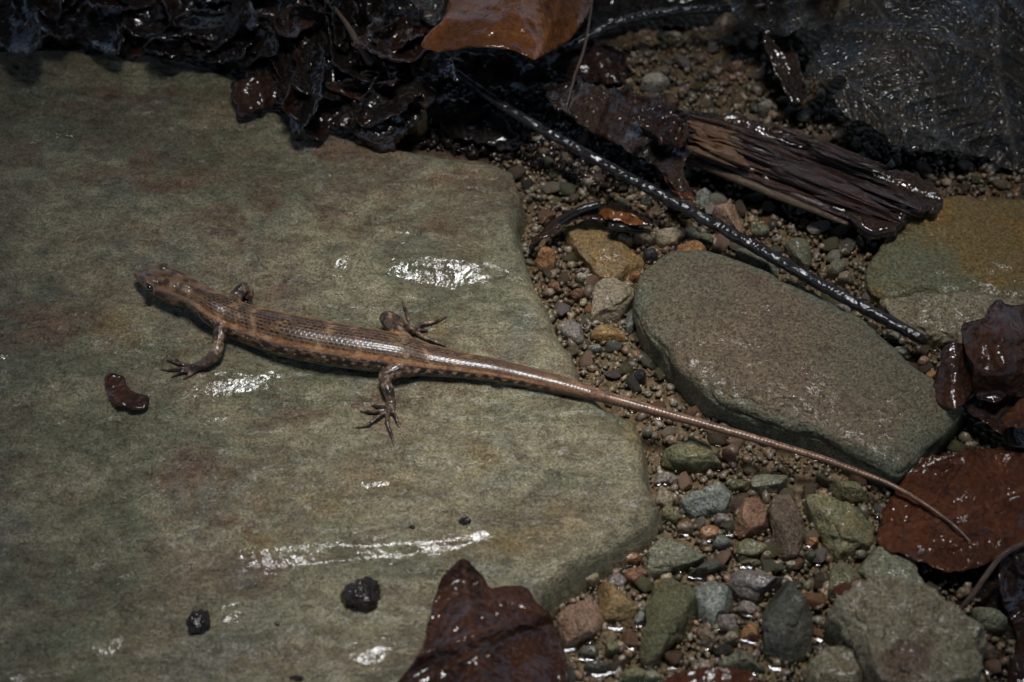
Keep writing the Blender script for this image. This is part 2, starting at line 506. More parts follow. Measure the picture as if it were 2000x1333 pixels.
# ------------------------------------------------------------------ ground, slab
def axis_coords(lo, hi, step, far, k):
    a = np.arange(lo, hi, step)
    g = np.geomspace(step, far, k).cumsum()
    g = g / g[-1] * far
    return np.concatenate([lo - g[::-1], a, hi + g])

gx = axis_coords(-1.7, 1.7, .02, 40, 24); gy = axis_coords(-1.4, 1.6, .02, 40, 24)
X, Y = np.meshgrid(gx, gy, indexing='ij')
xy = np.stack([X.ravel(), Y.ravel()], 1)
HUM_PX = [(-600, -700), (1230, -700), (1230, 120), (1180, 170), (1100, 250), (1010, 320), (860, 320), (690, 280), (450, 170), (-600, 120)]
HUM2_PX = [(1800, 1100), (1900, 1090), (2600, 1050), (2600, 1700), (1900, 1700), (1930, 1250), (1840, 1180)]
hum = np.zeros(len(xy))
for poly in (HUM_PX, HUM2_PX):
    pw = P(*np.array(poly, float).T, 0)[:, :2]
    hum = np.maximum(hum, sstep(-.06, .06, poly_dist(xy, pw) + .05 * fbm2(xy, 5, 3, 3)))
gz = .012 * fbm2(xy, 3, 4, 2) - .002 + .004 * fbm2(xy, 40, 2, 6) + .05 * sstep(.75, 1.6, xy[:, 1])
ground = tag(link('ground', mkmesh('ground', np.c_[xy, gz], grid_faces(len(gx), len(gy)), ground_material(), attrs={'humus': hum})), kind='structure')

def build_slab():
    s = .0036
    x = np.arange(SLAB_W[:, 0].max() + .04, -1.62, -s)[::-1]; y = np.arange(-1.22, SLAB_W[:, 1].max() + .05, s)
    X, Y = np.meshgrid(x, y, indexing='ij')
    xy = np.stack([X.ravel(), Y.ravel()], 1)
    z, fm, d = slab_height(xy)
    keep = z > -.05
    # fine noise breaks the film's edge
    fm = np.clip(fm * 1.25 + .45 * fbm2(xy, 16, 3, 41) * (fm > .05), 0, 1)
    fm = np.maximum(fm, .14 * sstep(.15, .5, fbm2(xy, 3, 3, 51)))
    st = np.clip(gauss_px(xy, STAINS), 0, 1); oc = gauss_px(xy, OCHRES)
    f = grid_faces(len(x), len(y))
    f = f[keep[f].any(1)]
    used = np.unique(f); mp = np.full(len(xy), -1); mp[used] = np.arange(len(used))
    v = np.c_[xy, np.maximum(z, -.08)][used]
    v, c = recentre(v)
    o = link('stone_slab', mkmesh('stone_slab', v, mp[f], slab_material(), attrs={'film': fm[used], 'stain': st[used], 'ochre': oc[used]}), loc=c)
    return tag(o, 'big flat wet olive-grey rock slab that the lizard rests on', 'rock slab')
build_slab()

# ------------------------------------------------------------------ stones and pebbles
BODIES = []       # (x, y, radius, top) of everything that stands in the water, for packing and the waterline
def stone_mesh(name, px, zc, h, mat, boxy=.75, facets=3, rough=.05, seed=0, nu=44, nv=20, depth=None, tilt=(0, 0)):
    r0 = np.random.default_rng(seed + 1000)
    pts = smooth_closed(px, 160)
    wpts = P(pts[:, 0], pts[:, 1], zc)
    c = wpts[:, :2].mean(0)
    q = wpts[:, :2] - c
    b = (q[:, 1].max() - q[:, 1].min()) / 2
    k = math.sqrt(max(.4, 1 - (h * .8 * math.cos(R(ELEV)) / (b * math.sin(R(ELEV)))) ** 2))
    q[:, 1] *= k
    c = c + np.array([0, -h * .25 * (1 - k)])
    ang = np.arctan2(q[:, 1], q[:, 0]); rad = np.hypot(q[:, 0], q[:, 1])
    o = np.argsort(ang); ang, rad = ang[o], rad[o]
    th = np.linspace(-np.pi, np.pi, nu, endpoint=False)
    rr = np.interp(th, np.r_[ang - 2 * np.pi, ang, ang + 2 * np.pi], np.r_[rad, rad, rad])
    ph = np.linspace(0, np.pi, nv)
    s = np.sin(ph) ** boxy; cz = np.sign(np.cos(ph)) * np.abs(np.cos(ph)) ** (boxy * .9)
    dep = h * .8 if depth is None else depth
    zz = np.where(cz > 0, cz * h, cz * dep)
    V = np.stack([np.cos(th)[:, None] * rr[:, None] * s, np.sin(th)[:, None] * rr[:, None] * s, np.tile(zz, (nu, 1))], -1)
    V[..., 2] += (V[..., 0] * tilt[0] + V[..., 1] * tilt[1]) * np.clip(V[..., 2] / h + .2, 0, 1)
    sz = rad.mean()
    V = V.reshape(-1, 3)
    for q_ in range(facets * 2 if facets > 2 else facets):
        n = r0.normal(size=3); n[2] = abs(n[2]) * .9 + .15
        if q_ == 0: n[:2] *= .18; n[2] = 1
        n /= np.linalg.norm(n)
        ext = (V @ n).max()
        dd = (V @ n) - ext * r0.uniform(.66, .88)
        V = V - np.clip(dd, 0, None)[:, None] * n * .97
    off = r0.uniform(0, 50, 3)
    nrm = V / (np.linalg.norm(V, axis=1)[:, None] + 1e-9)
    V = V + nrm * (rough * sz * fbm(V / sz + off, 1.6, 4, seed))[:, None] + nrm * (rough * .3 * sz * fbm(V / sz + off, 6, 2, seed + 3))[:, None]
    V = V + nrm * ((.006 * fbm(V + off, 24, 4, seed + 7) - .006 * np.exp(-(fbm(V * np.array([1, 1, 2.5]) + off, 7, 3, seed + 9) / .06) ** 2)) * min(1, sz / .08))[:, None]
    f = grid_faces(nu, nv, True)
    rim = np.tile(np.where(ph < np.pi / 2, s, 1.0), (nu, 1)).ravel()
    me = mkmesh(name, V, f, mat, attrs={'rim': rim})
    bm = bmesh.new(); bm.from_mesh(me); bmesh.ops.remove_doubles(bm, verts=bm.verts, dist=sz * 1e-3)
    bmesh.ops.recalc_face_normals(bm, faces=bm.faces); bm.to_mesh(me); bm.free()
    me.polygons.foreach_set('use_smooth', np.ones(len(me.polygons), bool))
    BODIES.append((c[0], c[1], sz, zc + h, q + c))
    return me, np.array([c[0], c[1], zc])

def ell(cx, cy, rx, ry, rot=0, n=12, seed=None):
    t = np.linspace(0, 2 * np.pi, n, endpoint=False)
    r = 1.0
    if seed is not None: r = 1 + .10 * np.random.default_rng(seed).normal(size=n)
    x, y = rx * np.cos(t) * r, ry * np.sin(t) * r
    a = R(rot)
    return [(cx + p * math.cos(a) - q * math.sin(a), cy + p * math.sin(a) + q * math.cos(a)) for p, q in zip(x, y)]

SEED = [0]
def stone(label, cat, mat, px, h, zc=.012, name='stone', group=None, **kw):
    SEED[0] += 1
    if isinstance(px, tuple): px = ell(*px, seed=SEED[0])
    me, loc = stone_mesh(name, px, zc, h, ROCK[mat] if isinstance(mat, str) else mat, seed=SEED[0], **kw)
    return tag(link(name, me, loc=loc), label, cat, group)

# the big stone to the right of the tail: its own mottled material
BIGMAT = rock_mat('wet_big_brown_stone', (.198, .146, .090), (.176, .150, .092), (.135, .090, .058), .46, .5, .6, 150, 2.6, (.172, .176, .116))
OCHMAT = rock_mat('wet_ochre_green_stone', (.190, .130, .048), (.140, .140, .080), (.250, .130, .034), .42, .6, .55, 150, 2.4)
CORMAT = rock_mat('wet_lichen_stone', (.215, .190, .118), (.235, .200, .128), (.130, .076, .052), .46, .5, .65, 150, 3.4)
stone('big flat-topped brown and green stone beside the lizard tail', 'stone', BIGMAT,
      [(1243, 592), (1260, 546), (1300, 519), (1360, 513), (1420, 530), (1500, 565), (1580, 605), (1660, 650), (1720, 698), (1780, 748), (1842, 790), (1868, 828), (1832, 868), (1792, 900), (1752, 944),
       (1726, 946), (1640, 905), (1560, 880), (1500, 860), (1430, 830), (1380, 800), (1330, 760), (1290, 712), (1255, 662)],
      .085, zc=.03, boxy=.30, facets=0, rough=.07, nu=300, nv=110)
stone('broad ochre and green stone in shallow water next to the wood end', 'stone', OCHMAT,
      [(1690, 560), (1715, 480), (1760, 436), (1850, 398), (1940, 396), (2100, 430), (2180, 520), (2100, 610), (2000, 610), (1900, 600), (1800, 590), (1730, 600)], .045, zc=.010, boxy=.42, facets=0, rough=.10, nu=160, nv=60)
stone('low green stone with worn edge at the tip of the black stick', 'stone', CORMAT,
      [(1712, 592), (1760, 575), (1850, 575), (1940, 590), (2020, 610), (1990, 650), (1900, 676), (1840, 684), (1780, 660), (1735, 625)], .050, zc=.015, boxy=.55, facets=2, rough=.13, nu=120, nv=50)
stone('large pale green stone with purple and rust stains, ridged top', 'stone', CORMAT,
      [(1607, 1214), (1640, 1184), (1675, 1167), (1707, 1155), (1740, 1152), (1775, 1162), (1825, 1185), (1862, 1207), (1890, 1232), (1912, 1258), (1918, 1284), (1912, 1320), (1900, 1400), (1720, 1420), (1680, 1320), (1640, 1266), (1612, 1240)],
      .15, zc=.03, boxy=.6, facets=2, rough=.22, nu=200, nv=80)
stone('rounded green stone wedged under the large pale green stone', 'stone', CORMAT,
      [(1570, 1325), (1582, 1295), (1607, 1264), (1630, 1258), (1675, 1300), (1707, 1345), (1660, 1400), (1580, 1390)], .07, zc=.02, boxy=.6, facets=4, nu=70, nv=30)
stone('smooth grey-green stone behind the large pale green stone', 'stone', 'greygreen',
      [(1672, 1085), (1700, 1067), (1740, 1069), (1762, 1082), (1783, 1110), (1792, 1140), (1802, 1172), (1750, 1182), (1712, 1168), (1687, 1142), (1668, 1115)], .075, zc=.02, boxy=.6, facets=5, nu=70, nv=30)
N_ = [
 # label, material, px, h, boxy, facets
 ('flat ochre-brown stone beside the slab under the stem', 'ochre', [(1089, 459), (1120, 446), (1151, 438), (1176, 446), (1232, 495), (1259, 513), (1243, 551), (1205, 552), (1173, 549), (1146, 522), (1122, 492)], .035, .4, 3),
 ('orange pebble alone against the edge of the slab', 'orange', (1065, 513, 25, 24), .045, .8, 4),
 ('smooth tan upright pebble touching the big brown stone', 'tan', [(1162, 562), (1194, 549), (1227, 551), (1240, 559), (1235, 594), (1200, 632), (1170, 643), (1155, 635), (1157, 594)], .055, .65, 3),
 ('flat olive-tan pebble below the upright tan pebble', 'ochre', (1194, 656, 41, 18), .03, .8, 3),
 ('mottled brown pebble leaning on the slab edge', 'mauve', (1118, 651, 30, 20, 35), .035, .8, 3),
 ('blue-grey wedge between tan pebble and big brown stone', 'bluegrey', (1232, 634, 13, 22), .03, .7, 4),
 ('tan two-lobed pebble behind the ochre stone', 'tan', (1307, 465, 27, 23), .05, .8, 3),
 ('small tan pebble in front of the two-lobed pebble', 'tan', (1258, 471, 23, 16), .045, .85, 2),
 ('bright orange-tan pebble at the big brown stone top edge', 'orange', (1350, 497, 34, 21, 8), .045, .85, 2),
 ('dark round pebble between tan pebbles and big brown stone', 'black', (1270, 501, 15, 13), .035, .9, 2),
 ('thin round grey-tan pebble lying on the ochre stone', 'tan', (1219, 476, 17, 13), .045, .9, 2),
 ('tiny amber pebble touching the upright tan pebble', 'orange', (1242, 545, 13, 11), .03, .9, 1),
 ('rust-brown cube-like pebble in the gravel near the slab', 'rust', (1127, 576, 14, 14), .035, .7, 4),
 ('small reddish pebble against the slab near its corner', 'rust', (1081, 562, 13, 11), .025, .9, 2),
 ('small white round pebble near the flat ochre stone', 'pale', (1135, 546, 11, 10), .03, .9, 1),
 ('oval blue-grey pebble under the flat olive-tan pebble', 'bluegrey', (1162, 685, 14, 8), .025, .9, 1),
 ('shiny black pebble near the lizard tail root', 'black', (1250, 740, 13, 16), .035, .85, 2),
 ('dark olive rounded stone just under the lizard tail', 'olive', [(1289, 900), (1308, 863), (1335, 849), (1378, 865), (1411, 890), (1427, 911), (1389, 922), (1351, 925), (1316, 919)], .055, .7, 4),
 ('pinkish-grey pebble between dark olive stone and slab', 'mauve', (1300, 938, 27, 14), .03, .8, 3),
 ('speckled blue-grey stone in the middle of the gravel', 'bluegrey', [(1327, 984), (1351, 960), (1386, 936), (1424, 944), (1438, 973), (1432, 998), (1394, 1006), (1357, 1011), (1335, 1000)], .05, .6, 4),
 ('small olive stone overlapping a grey-green stone', 'olive', (1446, 948, 24, 17), .035, .8, 3),
 ('flat grey-green stone under the middle of the tail', 'greygreen', [(1465, 960), (1470, 930), (1505, 918), (1538, 933), (1530, 954), (1508, 971), (1476, 968)], .045, .65, 3),
 ('lumpy rust-brown stone beside the dark long stone', 'rust', [(1432, 1003), (1449, 976), (1486, 973), (1500, 1003), (1500, 1036), (1470, 1052), (1443, 1052), (1432, 1025)], .06, .75, 4),
 ('dark brown long stone standing between rust and green stones', 'brown', [(1501, 984), (1524, 971), (1562, 976), (1570, 1003), (1570, 1052), (1559, 1092), (1530, 1098), (1511, 1063), (1503, 1025)], .05, .7, 3),
 ('yellow-green pointed flat stone by the red-brown leaf', 'olive', [(1567, 978), (1585, 972), (1622, 976), (1660, 992), (1690, 1012), (1704, 1040), (1700, 1068), (1690, 1082), (1672, 1098), (1650, 1108), (1620, 1080), (1600, 1045), (1580, 1010)], .06, .5, 3),
 ('layered olive-brown stone under the thin tail', 'olive', [(1613, 946), (1643, 940), (1675, 949), (1700, 971), (1688, 988), (1654, 987), (1627, 976)], .05, .6, 4),
 ('tan pebble tucked against the slab corner', 'tan', (1300, 977, 20, 23), .035, .75, 3),
 ('olive pebble below the tan pebble at the slab corner', 'olive', (1312, 1008, 23, 18, 20), .035, .75, 3),
 ('pinkish pebble under the speckled blue-grey stone', 'mauve', (1411, 1017, 18, 13), .03, .85, 2),
 ('rust-orange pebble in front of the speckled blue-grey stone', 'orange', (1386, 1043, 20, 18), .03, .85, 2),
 ('pale grey pebble beside the rust-orange pebble', 'bluegrey', (1408, 1064, 20, 15), .035, .8, 2),
 ('yellow-olive pebble under the lumpy rust-brown stone', 'olive', (1466, 1073, 32, 21), .035, .75, 3),
 ('brown pebble near the slab corner and rust-orange pebble', 'brown', (1338, 1035, 17, 14), .03, .85, 2),
 ('orange-brown pebble between dark long and yellow-green stones', 'orange', (1586, 1062, 14, 11), .025, .85, 2),
 ('cream bead-like pebble below the dark long stone', 'pale', (1544, 1106, 10, 9), .025, .9, 1),
 ('grey-green round pebble beside the yellow-green stone', 'greygreen', (1580, 1089, 14, 12), .03, .9, 1),
 ('thin olive disc pebble below the yellow-olive pebble', 'olive', (1466, 1102, 22, 10), .02, .85, 2),
 ('tan bead pebble under the rust lump', 'tan', (1497, 1088, 11, 10), .025, .9, 1),
 ('pointed pale green wedge stone with a sharp tip', 'greygreen', [(1250, 1105), (1268, 1085), (1282, 1066), (1294, 1040), (1325, 1058), (1375, 1092), (1345, 1112), (1312, 1120), (1275, 1128), (1255, 1120)], .05, .5, 4),
 ('dark slate flake behind the pale green wedge', 'slate', [(1342, 1125), (1362, 1105), (1400, 1090), (1422, 1100), (1400, 1118), (1365, 1132)], .035, .6, 4),
 ('long folded olive-tan stone, largest of the lower gravel', 'olive', [(1252, 1157), (1282, 1132), (1312, 1122), (1338, 1130), (1355, 1155), (1362, 1187), (1360, 1225), (1338, 1250), (1305, 1275), (1282, 1310), (1262, 1312), (1250, 1295), (1252, 1265), (1260, 1225), (1257, 1182)], .075, .6, 5),
 ('flat pale blue stone next to the folded olive-tan stone', 'bluegrey', [(1352, 1140), (1368, 1135), (1400, 1148), (1430, 1162), (1425, 1195), (1400, 1210), (1392, 1232), (1365, 1208)], .04, .45, 3),
 ('pinkish-grey flat stone leaning on the dark slate', 'mauve', [(1416, 1135), (1440, 1116), (1480, 1118), (1530, 1130), (1512, 1155), (1480, 1180), (1450, 1175), (1425, 1155)], .045, .5, 4),
 ('tall dark slate stone with a pale ridge line', 'slate', [(1492, 1190), (1508, 1160), (1530, 1135), (1545, 1136), (1565, 1160), (1582, 1192), (1586, 1250), (1582, 1282), (1560, 1300), (1520, 1313), (1497, 1300), (1488, 1270), (1490, 1225)], .085, .7, 5),
 ('pinkish-tan rough stone touching the fallen leaf', 'pink', [(1085, 1215), (1105, 1180), (1125, 1172), (1160, 1172), (1177, 1195), (1178, 1222), (1160, 1250), (1135, 1265), (1107, 1275), (1097, 1258)], .065, .65, 4),
 ('ochre stone behind the pinkish-tan rough stone', 'ochre', [(1175, 1142), (1205, 1155), (1235, 1180), (1245, 1200), (1225, 1228), (1180, 1222), (1155, 1160)], .045, .6, 4),
 ('round tan pebble under the slab overhang', 'tan', (1149, 1135, 22, 20), .045, .85, 2),
 ('orange-brown oval pebble near the pale green wedge', 'orange', (1234, 1094, 20, 13, -30), .03, .85, 2),
 ('brown-ochre pebble left of the pale green wedge', 'rust', (1238, 1126, 24, 19), .035, .8, 3),
 ('small red pebble under the slab edge', 'rust', (1205, 1101, 12, 10), .03, .85, 2),
 ('dull pink flat pebble between ochre stone and slab', 'mauve', (1203, 1136, 20, 16), .025, .7, 3),
 ('blue sliver pebble between ochre and folded stones', 'bluegrey', (1249, 1212, 11, 20, 10), .03, .8, 2),
 ('grey-tan angular pebble on the flat pale blue stone', 'mauve', (1416, 1218, 23, 20), .045, .65, 4),
 ('long brown pebble beside the folded olive-tan stone', 'brown', (1380, 1247, 13, 34, -28), .03, .8, 3),
 ('bright orange-brown pebble beside the tall dark slate', 'orange', (1466, 1240, 22, 22), .04, .8, 3),
 ('glossy grey pebble above the bright orange-brown pebble', 'mauve', (1462, 1190, 24, 17, 20), .035, .75, 3),
 ('tan round pebble between orange-brown and long brown pebbles', 'tan', (1427, 1250, 14, 13), .03, .9, 1),
 ('olive pebble under the pinkish-tan rough stone', 'olive', (1195, 1268, 16, 19), .035, .8, 2),
 ('dark olive pebble close to the fallen leaf', 'slate', (1150, 1277, 22, 18), .03, .85, 2),
 ('slate-grey oval pebble at the leaf edge', 'slate', (1169, 1307, 27, 16), .035, .85, 2),
 ('olive-grey egg pebble under the folded stone point', 'olive', (1240, 1322, 27, 19), .04, .85, 2),
 ('small grey pebble beside the olive-grey egg pebble', 'greygreen', (1272, 1324, 17, 14), .03, .85, 2),
 ('green flake with a blue shine under the tall slate', 'greygreen', [(1400, 1297), (1420, 1277), (1460, 1275), (1497, 1292), (1485, 1317), (1440, 1312)], .05, .5, 4),
 ('olive stone holding a scrap of brown leaf', 'olive', [(1620, 1125), (1638, 1100), (1662, 1108), (1690, 1130), (1690, 1165), (1650, 1180), (1622, 1175)], .035, .6, 3),
 ('grey-green flat stone under the curved leaf stalk', 'greygreen', [(1890, 1195), (1930, 1188), (1965, 1222), (1952, 1240), (1922, 1234)], .045, .5, 3),
 ('dark rounded stone deep in shade by the leaf stalk', 'brown', (1925, 1278, 28, 22), .04, .75, 3),
 ('grey-green wedge stone lying along the black stick', 'greygreen', [(1436, 494), (1460, 491), (1495, 515), (1522, 542), (1499, 556), (1472, 545), (1445, 515)], .045, .55, 3),
 ('pinkish round stone behind the black stick', 'pink', [(1391, 414), (1415, 403), (1445, 410), (1462, 440), (1440, 462), (1405, 432)], .045, .75, 3),
 ('green-grey stone half hidden behind the black stick', 'greygreen', [(1532, 476), (1560, 472), (1586, 484), (1588, 512), (1570, 528), (1545, 504)], .04, .65, 3),
 ('yellow-olive flake between stick and big brown stone', 'olive', [(1511, 557), (1544, 554), (1580, 584), (1610, 599), (1601, 619), (1565, 596), (1530, 576)], .045, .6, 4),
 ('grey round pebble below the black stick', 'mauve', (1635, 614, 25, 20), .035, .85, 2),
 ('pale grey pebble beside the big brown stone far edge', 'greygreen', (1654, 646, 22, 20), .035, .8, 3),
 ('pale green oblong pebble above the black stick', 'greygreen', (1634, 527, 25, 15, -50), .04, .8, 2),
 ('cream-olive pebble leaning on the black stick', 'tan', (1650, 548, 16, 12), .035, .85, 2),
 ('olive bead pebble under the stick tip', 'olive', (1691, 653, 14, 11), .025, .9, 1),
 ('pale blue oval pebble near the stick tip', 'bluegrey', (1755, 693, 18, 12), .03, .9, 1),
 ('grey pebble just below the stick tip', 'greygreen', (1742, 664, 17, 14), .03, .85, 2),
 ('orange pebble between big stone and dark curled leaf', 'orange', (1818, 737, 12, 13), .025, .9, 1),
 ('peach pebble near the dark curled leaf', 'pink', (1802, 710, 11, 13), .03, .9, 1),
 ('green-grey pebble under the rotten wood', 'bluegrey', (1376, 389, 18, 22), .035, .8, 3),
 ('grey pebble under the middle of the black stick', 'greygreen', (1484, 452, 18, 14), .03, .85, 2),
 ('dark purple-grey pebble at the big stone top corner', 'slate', (1424, 515, 18, 16), .03, .85, 2),
 ('thin grey flake under the black stick', 'greygreen', (1370, 468, 30, 10, 12), .02, .6, 2),
 ('cream pebble, palest in the gravel behind the wood', 'pale', (1277, 169, 27, 19), .05, .8, 2),
 ('peach pebble beside the cream pebble behind the wood', 'tan', (1226, 171, 12, 10), .04, .9, 1),
 ('pink pebble in the gravel behind the wood', 'pink', (1438, 138, 17, 12, 30), .04, .85, 2),
 ('pale round pebble at the edge of the gravel behind wood', 'pale', (1492, 215, 17, 14), .04, .85, 2),
 ('tan round pebble beside the red-brown leaf', 'tan', (1893, 875, 12, 10), .03, .9, 1),
 ('small pinkish pebble touching the dark curled leaf', 'pink', (1872, 806, 11, 12), .03, .9, 1),
 ('cream pebble sitting on the red-brown leaf edge', 'pale', (1798, 1084, 7, 7), .03, .9, 1),
 ('pale rounded stone among the black leaves', 'olive', [(35, 20), (90, 8), (130, 38), (122, 70), (78, 82), (50, 60)], .05, .7, 3),
 ('yellow-brown stone among the black leaves', 'ochre', (135, 70, 30, 18), .03, .8, 3),
 ('amber pebble beside the black bark lump on the slab', 'ochre', (818, 255, 18, 20), .13, .8, 3),
]
for lab, m, px, h, bx, fc in N_:
    big = not isinstance(px, tuple)
    zc = .015 if big else .009
    if 'cream pebble sitting' in lab: zc = .06
    stone(lab, 'stone' if big else 'pebble', m, px, h, zc=zc, name='stone' if big else 'pebble', boxy=bx, facets=fc, nu=84 if big else 36, nv=40 if big else 18, rough=.07 if big else .08)

# packing of the remaining pebbles
GRAVEL_PX = [(1000, 320), (1100, 250), (1180, 180), (1230, 110), (1330, 60), (1500, 60), (1600, 220), (1700, 300), (1860, 330), (2060, 330), (2060, 420), (1860, 400), (1720, 470), (1690, 560), (1730, 620), (1840, 690),
             (1850, 760), (1880, 830), (1920, 880), (1880, 900), (1780, 930), (1720, 1060), (1800, 1120), (1880, 1160), (1930, 1230), (1960, 1340), (1900, 1400), (1060, 1400), (1085, 1200),
             (1150, 1100), (1270, 1025), (1265, 930), (1250, 820), (1130, 740), (1060, 590), (1010, 440)]
GRAVEL_W = P(*np.array(GRAVEL_PX, float).T, 0)[:, :2]
bxy = np.array([b[:2] for b in BODIES]); brad = np.array([b[2] for b in BODIES])
bpoly = [b[4] for b in BODIES]
def free_of_bodies(p, margin):
    m = np.full(len(p), 9.0)
    for (c, r, poly) in zip(bxy, brad, bpoly):
        near = np.hypot(p[:, 0] - c[0], p[:, 1] - c[1]) < r * 2.2 + .1
        if near.any():
            m[near] = np.minimum(m[near], -poly_dist(p[near], poly[::4]))
    return m > margin
lo, hi = GRAVEL_W.min(0), GRAVEL_W.max(0)
acc = []
cand = rng.uniform(lo, hi, (14000, 2))
cand = cand[poly_dist(cand, GRAVEL_W) > 0]
sd_ = poly_dist(cand, SLAB_W)
cand = cand[sd_ < -.03]
fr = free_of_bodies(cand, .004)
cand = cand[fr]
rads = np.sort(np.clip(rng.lognormal(math.log(.0112), .42, len(cand)), .006, .026))[::-1]
taken = np.zeros((0, 3))
for p, r in zip(cand, rads):
    if len(acc) >= 232: break
    if len(taken) and (np.hypot(taken[:, 0] - p[0], taken[:, 1] - p[1]) < .82 * (taken[:, 2] + r)).any(): continue
    acc.append((p[0], p[1], r)); taken = np.array(acc)
CW = {'brown': 7, 'rust': 3.5, 'tan': 5, 'mauve': 5, 'greygreen': 3, 'olive': 4, 'orange': 1.6, 'bluegrey': 1, 'pink': 3, 'slate': 1.5, 'pale': 1}
names = list(CW); pw = np.array([CW[n] for n in names], float); pw /= pw.sum()
WORDS = {'brown': 'dark brown', 'rust': 'rust-red', 'tan': 'sandy tan', 'mauve': 'pinkish-grey', 'greygreen': 'grey-green', 'olive': 'olive', 'orange': 'orange-brown', 'bluegrey': 'bluish grey',
         'pink': 'peach', 'slate': 'slate-dark', 'pale': 'cream white'}
ZONES = [('in the strip between slab and big brown stone', (1150, 620)), ('in the gravel below the lizard tail', (1420, 1080)), ('in the gravel under the black stick', (1600, 560)),
         ('in the dark gravel behind the rotten wood', (1400, 150)), ('in the gravel near the red-brown leaf', (1860, 860)), ('in the gravel by the slab corner under the stick', (1060, 400)),
         ('among the lower gravel near the tall dark slate', (1500, 1280)), ('in the wet gravel by the fallen leaf', (1160, 1280)), ('in the gravel past the wood end', (1920, 370))]
zc_ = np.array([P(*z[1], 0)[:2] for z in ZONES])
BASE = {}
def base_pebble(k, m):
    if (k, m) not in BASE:
        r0 = np.random.default_rng(k + 99)
        bm = bmesh.new(); bmesh.ops.create_icosphere(bm, subdivisions=3, radius=1)
        V = np.array([v.co[:] for v in bm.verts])
        for _ in range(8):
            n = r0.normal(size=3); n /= np.linalg.norm(n)
            V -= np.clip(V @ n - r0.uniform(.48, .80), 0, None)[:, None] * n
        V *= 1 + .16 * fbm(V + k * 7, 1.9, 3, k)[:, None]
        V *= np.array([r0.uniform(1.0, 1.45), r0.uniform(.7, 1.0), r0.uniform(.5, .8)])
        for v, c in zip(bm.verts, V): v.co = c
        me = bpy.data.meshes.new('pebble'); bm.to_mesh(me); bm.free()
        me.polygons.foreach_set('use_smooth', np.ones(len(me.polygons), bool))
        me.materials.append(ROCK[m])
        BASE[(k, m)] = me
    return BASE[(k, m)]
import re as _re
CUT = _re.compile(r",| (?:in|beside|under|below|behind|near|at|between|with|by|against|touching|next|leaning|lying|above|just|close|deep|half|alone|overlapping|holding|standing|tucked|wedged|left|among|past|on|of|and thin) ")
REFS = []
for o in list(COL.objects):
    if o.get('category') in ('stone', 'pebble') and o.name.split('.')[0] in ('stone', 'pebble'):
        REFS.append((o.location.x, o.location.y, CUT.split(o['label'])[0], o['label']))
cnt_ = {}
for q in REFS: cnt_[q[2]] = cnt_.get(q[2], 0) + 1
REFS = [(q[0], q[1], q[2] if cnt_[q[2]] == 1 and len(q[2].split()) > 2 else q[3]) for q in REFS]
REFS = [q for q in REFS if len(q[2].split()) <= 8]
rxy = np.array([q[:2] for q in REFS])
for x, y, r in acc:
    m = names[rng.choice(len(names), p=pw)]
    zi = int(np.argmin(np.hypot(zc_[:, 0] - x, zc_[:, 1] - y)))
    o = link('pebble', base_pebble(int(rng.integers(12)), m), loc=(x, y, .007 + r * rng.uniform(-.1, .35)))
    o.scale = (r, r, r)
    o.rotation_euler = (rng.uniform(-.4, .4), rng.uniform(-.4, .4), rng.uniform(0, 6.28))
    ref = REFS[int(np.argmin(np.hypot(rxy[:, 0] - x, rxy[:, 1] - y)))][2]
    size = 'tiny' if r < .009 else 'small' if r < .0135 else 'thumbnail-sized'
    tag(o, '%s %s pebble near the %s' % (size, WORDS[m], ref), 'pebble', 'loose pebbles around the %s' % ref)

# fine gravel that fills every gap: one mass
def fine_gravel():
    n = 26000
    c = rng.uniform(lo - .05, hi + .1, (n, 2))
    c = c[poly_dist(c, GRAVEL_W) > -.05 + .05 * fbm2(c, 8, 2, 77)]
    c = c[poly_dist(c, SLAB_W) < -.005]
    r = np.clip(rng.lognormal(math.log(.0052), .50, len(c)), .0022, .015)
    bm = bmesh.new(); bmesh.ops.create_icosphere(bm, subdivisions=1, radius=1)
    V0 = np.array([v.co[:] for v in bm.verts]); F0 = np.array([[v.index for v in f.verts] for f in bm.faces]); bm.free()
    n = len(c)
    ax = rng.normal(size=(n, 3, 3)); q, _ = np.linalg.qr(ax)
    sc = rng.uniform(.65, 1.2, (n, 1, 3)) * r[:, None, None]
    V = (V0[None] * (1 + .30 * rng.normal(size=(n, len(V0), 1)))) * sc
    V = np.einsum('nij,nkj->nki', q, V)
    V[..., :2] += c[:, None]; V[..., 2] += (rng.uniform(-.001, .013, n))[:, None]
    F = (F0[None] + (np.arange(n) * len(V0))[:, None, None]).reshape(-1, 3)
    pal = np.array([PAL[k][0] for k in names]); col = pal[rng.choice(len(names), n, p=pw)] * rng.uniform(.55, 1.25, (n, 1)) * np.array([1.0, .94, .84])
    col = 1.15 * (col * .5 + .5 * col.mean(1, keepdims=True) * np.array([1.2, .98, .74]))
    col = np.repeat(col, len(V0), 0)
    o = link('fine_gravel', mkmesh('fine_gravel', V.reshape(-1, 3), F, grain_material(), attrs={'tint': col}))
    tag(o, 'fine wet brown gravel and grit filling the gaps between stones', 'gravel', kind='stuff')
fine_gravel()

